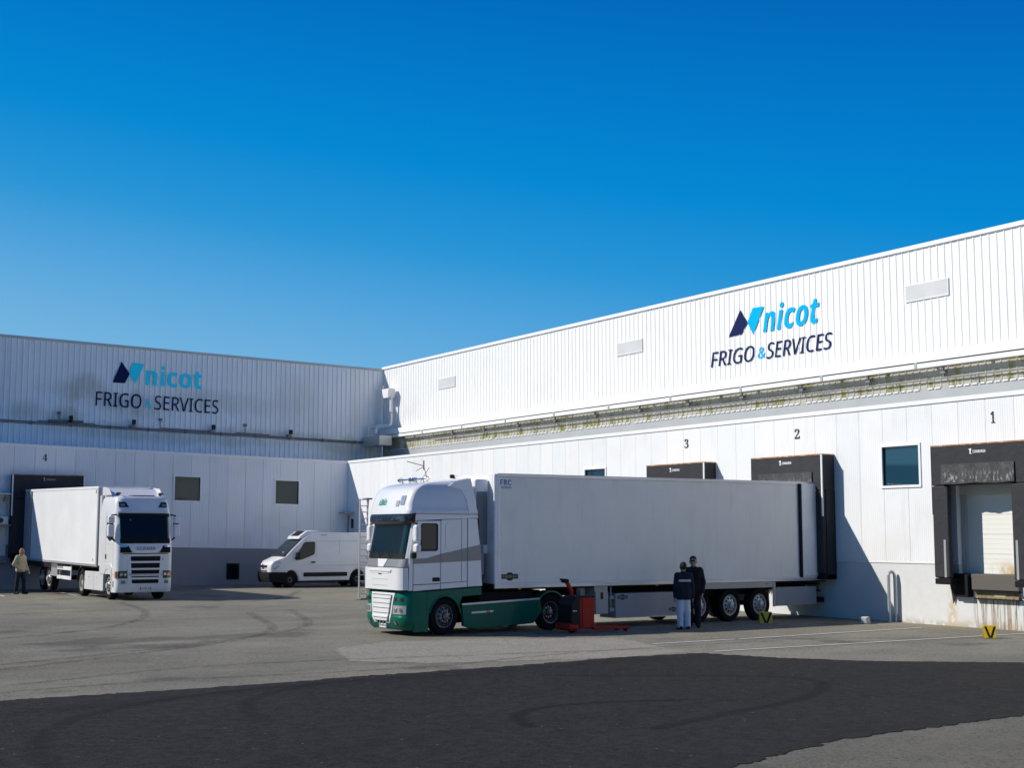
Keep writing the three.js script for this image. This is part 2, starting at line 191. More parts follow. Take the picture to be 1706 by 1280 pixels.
{
  const z1 = -24.4;
  T.plinth = tex(2048, 256, (u, v) => { // painted concrete with dock grime and rust runs below the leveller
    const t = -28 + u * 14, y = v * 1.7, n = fbm(u, v, 90, 10, 4, 101), run = fbm(u, v, 210, 2, 3, 103), foot = smooth(0.24, 0.0, y + 0.25 * (n - 0.5)); let k = 0.66 * (0.94 + 0.1 * n);
    const c = [k, k, k * 0.985], put = (col, a) => { for (let i = 0; i < 3; i++) c[i] = mix(c[i], col[i], clamp(a)); };
    put([0.36, 0.3, 0.2], 0.75 * foot * smooth(0.3, 0.6, n));
    const band = smooth(-25.35, -25.0, t) * smooth(-23.4, -23.75, t) * smooth(0.86, 0.76, y); put([0.24, 0.18, 0.1], band * smooth(0.42, 0.72, run) * (0.5 + 0.6 * n)); put([0.05, 0.045, 0.035], band * smooth(0.66, 0.78, fbm(u, v, 330, 2, 2, 107)) * 0.8);
    put([0.55, 0.4, 0.2], 0.7 * smooth(-26.2, -26.05, t) * smooth(-25.7, -25.95, t) * smooth(1.2, 0.5, y) * smooth(0.35, 0.6, n)); put([0.45, 0.32, 0.2], 0.45 * smooth(-26, -25.4, t) * smooth(0.35, 0.05, y) * n * 1.6);
    return c;
  }, { rep: [1 / 14, 1 / 1.7] });
  MT.plinthR = std(null, 0.7, { map: T.plinth }); MT.plinth = std([0.66, 0.66, 0.655], 0.7, { map: T.grain });
}
MT.panels = [[0.83, 0.835, 0.84], [0.81, 0.82, 0.825], [0.84, 0.84, 0.835], [0.8, 0.81, 0.82]].map((c) => std(c, 0.5, { map: T.streak, bumpMap: T.rib, bumpScale: 0.004 }));
function win(W, t0, t1, y0, y1, mat) {
  const f = part('window', W); const fr = 0.07;
  M('frame', [bx(t0 - fr, t1 + fr, y1, y1 + fr, -0.02, 0.03), bx(t0 - fr, t1 + fr, y0 - fr, y0, -0.02, 0.035), bx(t0 - fr, t0, y0, y1, -0.02, 0.03), bx(t1, t1 + fr, y0, y1, -0.02, 0.03)], MT.trim, f);
  M('pane', [bx(t0, t1, y0, y1, -0.075, -0.06)], mat, f); M('reveal', [bx(t0 - 0.01, t0, y0, y1, -0.06, -0.021), bx(t1, t1 + 0.01, y0, y1, -0.06, -0.021)], MT.dark, f);
}
function hall(label, name, pos, turn, o) {
  const W = thing(name, label, 'warehouse', pos, turn);
  const sl = o.slope ? (g) => { const p = g.attributes.position; for (let i = 0; i < p.count; i++) p.setY(i, p.getY(i) + o.slope * (29.2 - p.getX(i))); return g; } : (g) => g;
  post = sl;
  const { lo, hi, hiTop, joints } = o;
  // lower dock building
  const shell = M('dock_building', [...rects(lo[0], lo[1], 0, LOW - 0.06, o.openings).map((r) => bx(r[0], r[1], r[2] - 0.4, r[3], -0.24, -0.13)), bx(lo[0], lo[1], LOW - 0.3, LOW - 0.16, -SET, -0.25), ...o.openings.map((r) => bx(r[0] - 0.5, r[1] + 0.5, 0.4, r[3] + 0.6, -0.62, -0.5))], MT.roof, W);
  for (let i = 0; i + 1 < joints.length; i++) { const r = rects(joints[i] + 0.006, joints[i + 1] - 0.006, 1.695, LOW - 0.12, o.holes); const pm = MT.panels[Math.floor(rnd() * 4)]; for (const q of r) M('wall_panel', [bx(q[0], q[1], q[2], q[3], -0.13, 0)], pm, shell); }
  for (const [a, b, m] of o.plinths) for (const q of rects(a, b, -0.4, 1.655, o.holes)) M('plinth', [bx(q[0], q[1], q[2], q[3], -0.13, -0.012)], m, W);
  for (const q of rects(lo[0], lo[1], 1.657, 1.693, o.holes)) M('drip_trim', [bx(q[0], q[1], q[2], q[3], -0.12, 0.012)], MT.trim, W);
  M('roof_edge', [bx(lo[0], lo[1], LOW - 0.12, LOW, -0.25, 0.035)], MT.trim, W);
  for (const w of o.windows) win(W, ...w);
  // tall hall behind
  const y0 = o.ledge ? 7.9 : LOW - 0.2, up = M('upper_wall', [bx(hi[0], hi[1], LOW - 0.3, TOP - 0.1, -SET - 0.3, -SET - 0.02), bx(hi[0], hi[1], TOP - 0.4, TOP - 0.25, -SET - 40, -SET - 0.3)], MT.grey, W);
  const P = o.pitch, n = Math.floor((hi[1] - hi[0]) / P), skip = Math.max(0, n - 280);
  const sheet = (t, a, b) => { const pr = [[0, 0], [P - 0.08, 0], [P - 0.055, o.rib], [P - 0.025, o.rib], [P, 0]], pos = []; for (let i = 0; i + 1 < pr.length; i++) { const [p, q] = [pr[i], pr[i + 1]]; const A = [t + p[0], a, p[1] - SET], B = [t + q[0], a, q[1] - SET], C = [t + q[0], b, q[1] - SET], E = [t + p[0], b, p[1] - SET]; pos.push(...A, ...B, ...C, ...A, ...C, ...E); } const g = new THREE.BufferGeometry(); g.setAttribute('position', new THREE.BufferAttribute(new Float32Array(pos), 3)); g.computeVertexNormals(); return clean(g); };
  const far = []; for (let i = 0; i < n; i++) { const t = hi[1] - (o.flip ? 0 : 0) - (i + 1) * P; if (o.near(t) ) M('cladding_sheet', sheet(t, y0, TOP - 0.1), o.clad, up); else far.push(sheet(t, y0, TOP - 0.1)); }
  if (far.length) { const m = M('cladding', far, o.clad, up); m.userData.kind = 'stuff'; }
  M('parapet_cap', [bx(hi[0], hi[1], TOP - 0.13, TOP, -SET - 0.34, -SET + 0.07)], o.capMat, W);
  post = (g) => g;
  return [W, up, sl, sheet];
}
const docksR = [-24.5, -31.8, -37.27], docksL = [14.83];
const opening = (c) => [c - 1.2, c + 1.2, 1.2, 3.95];
const jointsR = []; for (let t = -29.03 - 0.915 * 39.2; t < -4; t += 0.915) jointsR.push(t); jointsR[0] = ZL;
const [R, Rup, , Rsheet] = hall('long white hall on the right with three docks and sunlit ribbed upper wall', 'warehouse', [XR, 0, 0], -Math.PI / 2, {
  lo: [ZL, -4], hi: [ZL - SET, -4], pitch: 0.285, rib: 0.022, joints: jointsR, ledge: true, plinths: [[ZL, -27.99, MT.plinth], [-27.99, -14.01, MT.plinthR], [-14.01, -4, MT.plinth]], clad: MT.clad, capMat: MT.trim, near: (t) => t > -ZL * -1 - SET - 1 && t < -18,
  openings: docksR.map(opening), holes: [...docksR.map(opening), [-28.39, -26.89, 3.78, 5.0], [-43.49, -42.02, 3.78, 4.97]], windows: [[-28.32, -26.96, 3.85, 4.96, MT.glassSkyTeal], [-43.42, -42.09, 3.85, 4.9, MT.glassSkyTeal]],
});
{ // right hall: canopy with gutter, mossy strip under it, louvres, pipework
  const lip = part('canopy', R), f = 0.26 - SET, t0 = ZL - SET + 0.06, t1 = -4;
  M('fascia', [ext(new THREE.Shape([[0, 0], [0, 0.2], [0.012, 0.255], [0.05, 0.285], [0.25, 0.31], [0.25, 0.27], [0.05, 0.2], [0.05, 0]].map((p) => new THREE.Vector2(...p))), 0, t1 - t0).rotateY(Math.PI / 2).translate(t0, 7.85, f).applyMatrix4(new THREE.Matrix4())], MT.trim, lip);
  M('gutter', [bx(t0, t1, 7.65, 7.79, f + 0.0, f + 0.09), bx(t0, t1, 7.65, 7.69, f - 0.1, f)], MT.trim, lip);
  M('gutter_back', [bx(t0, t1, 7.79, 7.85, f - 0.2, f - 0.16)], MT.trim, lip);
  for (let t = t1 - 1.2; t > t0; t -= 4.15) M('gutter_joint', [bx(t - 0.05, t + 0.05, 7.64, 7.83, f + 0.07, f + 0.11)], MT.galva, lip);
  M('soffit', [bx(t0, t1, 7.8, 7.84, -SET + 0.03, f - 0.1)], MT.pipe, lip);
  for (let t = t1 - 0.6; t > t0; t -= 2.08) M('canopy_beam', [bx(t - 0.05, t + 0.05, 7.66, 7.8, -SET + 0.04, f - 0.1)], MT.pipe, lip);
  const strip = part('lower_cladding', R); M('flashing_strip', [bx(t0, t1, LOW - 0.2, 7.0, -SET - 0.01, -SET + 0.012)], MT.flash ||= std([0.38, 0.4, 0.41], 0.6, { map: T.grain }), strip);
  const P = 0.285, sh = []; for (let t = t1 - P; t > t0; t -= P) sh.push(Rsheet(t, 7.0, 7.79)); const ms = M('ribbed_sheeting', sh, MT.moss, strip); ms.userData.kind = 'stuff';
  const dash = []; for (let t = t1 - P; t > t0; t -= P) if (rnd() > 0.08) dash.push(bx(t + 0.012, t + P - 0.07, 6.985, 7.022, -SET + 0.024, -SET + 0.05 )); const md = M('drip_edge', dash, MT.trim, strip); md.userData.kind = 'stuff';
  const pp = part('pipework', R); M('pipe', [rod([-62.6, 7.36, -SET + 0.12], [-4, 7.22, -SET + 0.12], 0.03)], MT.pipe, pp);
  for (let t = -60.5; t < -6; t += 3.13) { M('pipe_bracket', [bx(t - 0.02, t + 0.02, 7.28, 7.66, -SET + 0.09, -SET + 0.14), bx(t - 0.09, t + 0.09, 7.42, 7.52, -SET + 0.06, -SET + 0.17)], MT.pipe, pp); M('hook', [rod([t + 1.2, 7.3, -SET + 0.12], [t + 1.2, 7.1, -SET + 0.13], 0.014), rod([t + 1.2, 7.1, -SET + 0.13], [t + 1.28, 7.08, -SET + 0.14], 0.014)], MT.pipe, pp); }
  for (const c of [-29.85, -45.64, -61.31]) { const v = part('louvre', R); M('frame', [bx(c - 0.88, c + 0.88, 10.37, 10.41, -SET, -SET + 0.05), bx(c - 0.88, c + 0.88, 9.87, 9.91, -SET, -SET + 0.05), bx(c - 0.88, c - 0.84, 9.91, 10.37, -SET, -SET + 0.05), bx(c + 0.84, c + 0.88, 9.91, 10.37, -SET, -SET + 0.05), bx(c - 0.84, c + 0.84, 9.9, 10.38, -SET + 0.037, -SET + 0.042)], MT.white, v); for (let i = 0; i < 7; i++) M('slat', [box(1.68, 0.058, 0.008).rotateX(0.28).translate(c, 9.945 + i * 0.064, -SET + 0.05)], MT.white, v); }
  const dp = part('downpipe', R), h = -SET + 0.35;
  M('rainwater_hopper', [ext([[-0.3, 0], [0.3, 0], [0.42, 0.5], [-0.42, 0.5]], -0.2, 0.42, 0.01).translate(-67.25, 9.82, h)], MT.white, dp);
  M('pipe', [tube([[-66.95, 9.9, h], [-66.95, 8.45, h], [-67.0, 8.32, h + 0.05], [-67.5, 8.28, h + 0.35], [-67.7, 8.2, h + 0.5], [-67.7, 7.9, h + 0.55]], 0.085, 60)], MT.white, dp); M('pipe', [tube([[-68.2, 10.6, h - 0.1], [-68.2, 8.4, h], [-68.22, 8.3, h + 0.3], [-68.22, 8.26, h + 0.7], [-68.22, 7.9, h + 0.75]], 0.07, 60)], MT.white, dp);
  M('gutter_outlet_box', [bx(-68.62, -66.5, 7.2, 7.72, -3.3, -2.56)], MT.galva, dp);
  M('pipe_collar', [cyl(0.11, 0.11, 0.08, -66.95, 9.0, h)], MT.galva, dp);
  // door in the corner, bracket on the wall
  const d = part('corner_door', R); M('canopy_roof', [bx(-64.85, -64.02, 3.5, 3.56, 0, 0.5)], MT.grey, d); M('leaf', [bx(-64.62, -63.9, 0.05, 3.3, 0, 0.04)], MT.plinth, d); M('door_glass', [bx(-64.34, -64.06, 2.75, 3.22, 0.04, 0.05, 0.004)], MT.black, d); M('frame', [bx(-64.68, -64.62, 0.05, 3.4, 0, 0.08)], MT.pipe, d);
  const b = thing('wall_bracket', 'thin bent steel bracket high on the right white wall near the corner', 'bracket', [XR, 5.6, -56.55], -Math.PI / 2); M('arm', [rod([0, 0, 0.03], [-0.25, 0.2, 0.75], 0.02), rod([0, -0.05, 0.03], [0.18, -0.25, 0.5], 0.016)], MT.pipe, b); M('wall_plate', [bx(-0.03, 0.03, -0.18, 0.25, 0, 0.03)], MT.pipe, b);
}
const jointsL = []; for (let t = XR - 0.02; t > -15; t -= 0.915) jointsL.unshift(t); jointsL[0] = -14; jointsL[jointsL.length - 1] = XR + 0.12;
const SLOPE = 0.0215;
const [L, Lup, Lsl] = hall('long white hall on the left, its facade in shade with one dock', 'warehouse', [0, 0, ZL], 0, {
  lo: [-14, XR], hi: [-12.5, XR + SET], pitch: 0.271, rib: 0.045, joints: jointsL, slope: SLOPE, plinths: [[-14, XR, std([0.3, 0.3, 0.31], 0.75, { map: T.grain })]], clad: MT.leftClad, capMat: std([0.55, 0.55, 0.53], 0.6), near: (t) => t > 12,  // left plinth grey darkened to stand in for deeper shade
  openings: docksL.map(opening), holes: [...docksL.map(opening), [20.75, 22.15, 3.83, 5.1], [25.88, 27.25, 3.83, 5.12], [23.5, 24.15, 0.14, 0.93]], windows: [[20.82, 22.08, 3.9, 5.03, MT.glassPlain], [25.95, 27.18, 3.9, 5.05, MT.glassPlain]],
});
{
  post = Lsl; const g = part('floor_vent', L); M('frame', [bx(23.5, 24.15, 0.86, 0.93, -0.1, 0.01), bx(23.5, 24.15, 0.14, 0.21, -0.1, 0.01), bx(23.5, 23.56, 0.21, 0.86, -0.1, 0.01), bx(24.09, 24.15, 0.21, 0.86, -0.1, 0.01)], MT.dark, g); M('grille_back', [bx(23.56, 24.09, 0.21, 0.86, -0.12, -0.1)], MT.black, g); for (let i = 0; i < 8; i++) M('grille_bar', [box(0.53, 0.05, 0.01).rotateX(0.6).translate(23.825, 0.25 + i * 0.08, -0.05)], MT.black, g);
  const pp = part('pipework', L); M('pipe', [rod([-14, 7.54, -SET + 0.1], [33.2, 7.54, -SET + 0.1], 0.04)], MT.pipe, pp); M('conduit', [rod([-14, 7.46, -SET + 0.07], [33.2, 7.46, -SET + 0.07], 0.022)], MT.pipe, pp);
  for (const [a, b] of [[15.2, 17.9], [21.2, 23.9], [25.2, 27.0]]) M('spur_conduit', [rod([a, 7.62, -SET + 0.08], [b, 7.62, -SET + 0.08], 0.025), rod([b, 7.62, -SET + 0.08], [b + 0.06, 7.54, -SET + 0.08], 0.025)], MT.pipe, pp);
  for (let t = 13; t < 33; t += 1.9) M('pipe_clip', [bx(t - 0.03, t + 0.03, 7.42, 7.6, -SET + 0.02, -SET + 0.15)], MT.pipe, pp);
  post = (q) => q;
  const lampAt = [['leftmost small floodlight on the pipe of the left wall, on a wide junction tray', 16.7], ['small floodlight on the left wall pipe under the word frigo', 19.78], ['small floodlight on the left wall pipe right of the lettering', 23.9], ['rightmost small floodlight on the left wall pipe, nearest the corner', 28.15]];
  for (const [lab, t] of lampAt) { const y = 7.6 + SLOPE * (29.2 - t), f = thing('wall_floodlight', lab, 'floodlight', [t, y, ZL - SET + 0.1], 0, 'small floodlights along the left wall pipe'); M('arm', [rod([0, 0, 0], [0, 0.16, 0.14], 0.025)], MT.pipe, f); M('housing', [box(0.17, 0.24, 0.16, 0, 0.24, 0.2, 0.02).rotateX(0.1)], MT.dark, f); M('lens', [box(0.13, 0.18, 0.012, 0, 0.24, 0.287)], MT.grey, f); M('junction_box', [bx(-0.12, 0.1, -0.07, 0.1, -0.06, 0.1)], MT.pipe, f); if (t < 17) M('cable_tray', [bx(-1.0, 0.62, 0.0, 0.12, -0.03, 0.1)], std([0.16, 0.14, 0.12], 0.7), f); }
  // upper small fittings above the pipe
  for (const t of [16.2, 21.2, 25.7]) { const y = 8.05 + SLOPE * (29.2 - t); const f = thing('wall_sensor', t < 17 ? 'small dark fitting on left upper wall above the cable tray' : t < 22 ? 'small dark fitting on left upper wall under the ampersand' : 'small dark fitting on left upper wall right of the lettering', 'wall fitting', [t, y, ZL - SET], 0); M('body', [box(0.16, 0.13, 0.14, 0, 0, 0.09, 0.02)], MT.pipe, f); M('stem', [rod([0, -0.06, 0.06], [0, -0.4, 0.06], 0.016)], MT.pipe, f); }
}
// lettering: pictogram and words
function sign(pos, turn, label, k) {
  const s = thing('wall_lettering', label, 'lettering', pos, turn), z = k.z;
  M('emblem', [ext(k.dark, z, 0.008)], MT.navy, s); M('emblem', [ext(k.light, z + 0.002, 0.008)], k.cy, s);
  M('letters', [at(text('nicot', fontBold, k.nicot[2], k.nicot[3], 0.008, k.sh), k.nicot[0], k.nicot[1], z)], k.cy, s);
  M('letters', [at(text('FRIGO', fontReg, k.frigo[2], k.frigo[3], 0.008, k.sh), k.frigo[0], k.frigo[1], z)], MT.navy, s);
  M('letters', [at(text('&', fontReg, k.amp[2], k.amp[3], 0.008, k.sh), k.amp[0], k.amp[1], z)], k.cy, s);
  M('letters', [at(text('SERVICES', fontReg, k.serv[2], k.serv[3], 0.008, k.sh), k.serv[0], k.serv[1], z)], MT.navy, s); return s;
}
sign([XR + SET, 8.76, -40.45], -Math.PI / 2, 'slanted blue company lettering with emblem on the sunlit right hall', {
  z: 0.027, cy: MT.cyan, sh: 0.2, dark: [[1.05, 1.05], [1.73, 1.98], [2.12, 1.46], [1.77, 1.07]], light: [[2.12, 1.46], [2.42, 1.96], [3.02, 1.94], [2.42, 0.98]], nicot: [2.95, 0.98, 2.75, 0.98], frigo: [0, 0, 2.4, 0.58], amp: [2.62, 0.06, 0.42, 0.4], serv: [3.1, 0, 3.22, 0.58] });
sign([17.92, 8.78, ZL - SET], 0, 'upright blue company lettering with emblem on the shaded left hall', {
  z: 0.05, cy: MT.cyanShadeLift, sh: 0, dark: [[0.78, 1.22], [1.18, 2.3], [1.62, 1.72], [1.4, 1.22]], light: [[1.58, 1.76], [1.75, 2.28], [2.34, 2.28], [1.92, 1.24]], nicot: [2.42, 1.2, 2.95, 1.04], frigo: [0, 0, 2.28, 0.72], amp: [2.5, 0.06, 0.34, 0.46], serv: [2.95, 0, 3.36, 0.72] }).rotation.z = -SLOPE;
for (const [n, x, y, z, t, lab] of [['1', XR, 5.4, -24.46, -1, 'black numeral one on the white wall above the open dock'], ['2', XR, 5.41, -31.92, -1, 'black numeral two on the white wall above the dock of the grey trailer'], ['3', XR, 5.41, -37.38, -1, 'black numeral three on the white wall above the partly hidden dock'], ['4', 14.63, 5.79, ZL, 0, 'black numeral four on the shaded left wall']]) { const s = thing('dock_number', lab, 'number', [x, y, z], t * Math.PI / 2); M('numeral', [at(text(n, fontSerif, n === '1' ? 0.14 : 0.22, 0.31, 0.006), 0, 0, 0.006)], MT.ink, s); }

// dock shelters
MT.shelter = std([0.022, 0.022, 0.026], 0.75, { map: tex(256, 256, (u, v) => { const n = 0.7 + 0.5 * fbm(u, v, 6, 6, 4, 131); return [n, n, n * 1.05]; }, { rep: [0.7, 0.7] }), bumpMap: T.ripple, bumpScale: 0.012 });
MT.flap = std(null, 0.55, { map: tex(512, 128, (u, v) => { const s = fbm(u, v, 60, 5, 4, 137), e = smooth(0.95, 0.1, v), k = 0.035 + 0.3 * smooth(0.5, 0.85, s) * e * e; return [k, k, k * 1.03]; }, { rep: [1 / 2.4, 1 / 0.55] }), bumpMap: T.ripple, bumpScale: 0.012 });
MT.rust = std(null, 0.8, { map: tex(512, 32, (u, v) => { const n = fbm(u, v, 20, 2, 4, 141); return n > 0.5 ? [0.35, 0.16, 0.06] : [0.42, 0.34, 0.24]; }, { rep: [0.5, 4] }) });
function shelter(pos, turn, label, dirty) {
  const s = thing('dock_shelter', label, 'dock shelter', pos, turn, undefined), d = 0.55, w = 1.56;
  M('head_curtain', [ext([[-w, 3.78], [w, 3.78], [w, 4.82], [-w, 4.82]], 0.02, d - 0.02, 0.02)], MT.shelter, s);
  for (const e of [-1, 1]) {
    const a = e < 0 ? -w : w - 0.54;
    M('side_curtain', [bx(a, a + 0.54, 1.3, 3.775, d - 0.16, d, 0.05), bx(e < 0 ? -w : w - 0.06, e < 0 ? -w + 0.06 : w, 1.16, 3.775, 0.02, d - 0.165)], MT.shelter, s);
    M('foot_pad', [bx(a, a + 0.54, 1.13, 1.29, d - 0.5, d - 0.02, 0.02)], MT.black, s);
    M('corner_profile', [bx(e * w - 0.025 + e * 0.012, e * w + 0.025 + e * 0.012, 3.0, 4.84, d - 0.02, d + 0.015)], MT.trim, s);
    M('guide_strip', [bx(e < 0 ? a + 0.36 : a + 0.1, e < 0 ? a + 0.43 : a + 0.17, 1.32, 2.32, d, d + 0.006)], dirty ? MT.grey : MT.dark, s);
  }
  M('head_flap', [warp(new THREE.BoxGeometry(2.36, 0.53, 0.012, 30, 6, 1).translate(0, 4.07, d + 0.03), (v) => { const q = (4.34 - v.y) / 0.53; v.z += q * (0.03 + 0.02 * Math.sin(v.x * 9) + 0.012 * Math.sin(v.x * 23 + 1)); v.y += q * 0.012 * Math.sin(v.x * 5 + 2); })], dirty ? MT.flap : MT.shelter, s);
  M('top_profile', [bx(-w, w, 4.822, 4.86, 0.02, d + 0.012)], MT.rust, s);
  const lg = part('maker_mark', s), z = d + 0.004; M('emblem', [ext([[0, 0.12], [0.07, 0.15], [0.1, 0.13], [0.07, 0.02], [0.13, 0.0], [0.16, 0.04], [0.04, 0], [0.045, 0.1]], z, 0.004).translate(-0.27, 4.58, 0)], dirty ? MT.trim : MT.grey, lg); M('letters', [at(text('CONBURSA', fontBold, 0.42, 0.075, 0.004), -0.13, 4.6, z)], dirty ? MT.trim : MT.grey, lg);
  return s;
}
docksR.forEach((c, i) => shelter([XR, 0, c], -Math.PI / 2, ['black dock shelter standing open under numeral one, scuffed flap', 'black dock shelter around the rear of the grey trailer', 'black dock shelter seen only above the grey trailer, under numeral three'][i], true));
shelter([docksL[0], 0.28, ZL], 0, 'black dock shelter in shade around the rear of the white trailer', false);
// dock doors, leveller at dock one
for (const [c, W, s] of [...docksR.map((c) => [c, R, 0]), [docksL[0], L, 1]]) {
  post = s ? Lsl : (g) => g; const d = part('dock_door', W); const n = 5, h = 2.62 / n;
  for (let i = 0; i < n; i++) { const a = 1.42 + i * h, gs = []; for (let k = 0; k < 4; k++) gs.push(bx(c - 1.2, c + 1.2, a + k * h / 4 + 0.004, a + (k + 1) * h / 4 - 0.004, -0.3, -0.262)); gs.push(bx(c - 1.2, c + 1.2, a, a + h - 0.006, -0.31, -0.268)); M('door_section', gs, s ? MT.plinth : MT.doorW ||= std(null, 0.6, { map: tex(256, 256, (u, v) => { const n2 = fbm(u, v, 6, 4, 4, 151), r = smooth(0.68, 0.52, v + 0.2 * (n2 - 0.5)) * smooth(0.4, 0.5, v) * smooth(0.3, 0.7, u) * smooth(0.35, 0.55, n2); return [mix(0.78, 0.5, r), mix(0.77, 0.34, r), mix(0.72, 0.12, r)]; }, { rep: [1 / 2.6, 1 / 2.8] }) }), d); }
  for (const e of [-1, 1]) M('door_guide', [bx(c + e * 1.12 - 0.06, c + e * 1.12 + 0.06, 1.3, 3.95, -0.255, -0.16)], MT.galva, d);
  const lv = part('dock_leveller', W); M('leveller_lip', [bx(c - 0.72, c + 0.8, 1.0, 1.42, -0.24, 0.1, 0.02)], MT.lip ||= std([0.13, 0.115, 0.1], 0.75, { map: T.grain, metalness: 0.2 }), lv);
  M('buffer_bar', [bx(c - 0.62, c + 0.8, 0.955, 0.985, -0.05, 0.16), bx(c - 0.62, c + 0.84, 0.76, 0.79, -0.05, 0.13)], MT.black, lv); M('rusty_box', [bx(c - 0.62, c + 0.76, 0.79, 0.955, -0.05, 0.06)], MT.rustBox ||= std(null, 0.85, { map: tex(256, 64, (u, v) => { const q = fbm(u, v, 30, 2, 3, 161); return [mix(0.42, 0.1, q * 1.1), mix(0.33, 0.07, q * 1.1), mix(0.18, 0.03, q)]; }, { rep: [0.8, 5] }) }), lv); M('type_plate', [bx(c + 0.0, c + 0.36, 0.82, 0.93, 0.06, 0.07)], MT.plate0 ||= std([0.4, 0.33, 0.2], 0.7), lv);
  M('rubber_buffer', [bx(c - 1.2, c - 0.74, 0.8, 1.4, -0.1, 0.2, 0.03)], MT.black, lv); M('shadow_gap_sheet', [ext([[-1.55, 1.42], [-1.2, 1.42], [-0.76, 1.42], [-0.76, 0.8], [-1.0, 0.82], [-1.3, 0.86], [-1.38, 0.6], [-1.44, 0.95]], 0.02, 0.03).translate(c, 0, 0)], MT.shelter, lv);  // ragged dark sheet stands in for the shadow gap beside the buffer
}
post = (g) => g;

// ---------------------------------------------------------------- vehicles. Own frame: x from the nose backwards, y up, z across (0 in the middle)
const PA = {
  white: phys([0.8, 0.8, 0.8], 0.32, { clearcoat: 0.7, clearcoatRoughness: 0.06, map: T.grain }),
  green: phys([0.0, 0.125, 0.076], 0.35, { clearcoat: 0.12, clearcoatRoughness: 0.08, specularIntensity: 0.4 }),
  greyBand: phys([0.2, 0.195, 0.2], 0.4, { clearcoat: 0.6, clearcoatRoughness: 0.1 }),
  shell: std([0.02, 0.02, 0.021], 0.8), plastic: phys([0.014, 0.014, 0.016], 0.6, { specularIntensity: 0.45 }), plasticGrey: std([0.2, 0.2, 0.2], 0.6),
  box: phys([0.87, 0.83, 0.75], 0.45, { map: tex(512, 256, (u, v) => { const n = fbm(u, v, 12, 6, 4, 171), s = smooth(0.5, 0.85, fbm(u, v, 40, 3, 3, 173)), k = 1 - 0.1 * (n - 0.4) - 0.05 * s + 0.06 * (hash(u * 512 | 0, v * 256 | 0, 8) - 0.5); return [k, k, k]; }, { rep: [1 / 6, 1 / 3] }) }),
  boxWhite: phys([0.84, 0.84, 0.84], 0.4, { map: T.grain }),
  alu: std([0.6, 0.6, 0.61], 0.4, { metalness: 0.55, map: T.grain }), chassis: phys([0.012, 0.012, 0.013], 0.8, { specularIntensity: 0.3 }),
  rim: std([0.5, 0.485, 0.45], 0.42, { metalness: 0.35 }), rimShaded: std([0.15, 0.15, 0.15], 0.4, { metalness: 0.4 }), chrome: std([0.78, 0.78, 0.78], 0.12, { metalness: 1 }),  // darker rim copy has the wheel shade put into its colour
  glass: phys([0.003, 0.012, 0.013], 0.03, { ior: 1.7 }), glassDark: phys([0.006, 0.007, 0.008], 0.05, { ior: 1.42 }),
  lens: phys([0.55, 0.56, 0.57], 0.08, { metalness: 0.5, clearcoat: 1 }), lensDark: phys([0.03, 0.035, 0.04], 0.1, { clearcoat: 1 }), amber: phys([0.7, 0.17, 0.01], 0.25, { clearcoat: 1 }), red: phys([0.4, 0.01, 0.01], 0.3, { clearcoat: 1 }),
  plate: std([0.72, 0.72, 0.7], 0.5), plateBlue: std([0.02, 0.06, 0.35], 0.5), cream: std([0.5, 0.47, 0.4], 0.6, { map: T.grain }), teal: std([0.0, 0.28, 0.24], 0.5), boxGrey: std([0.34, 0.345, 0.36], 0.5, { map: T.grain }),
};
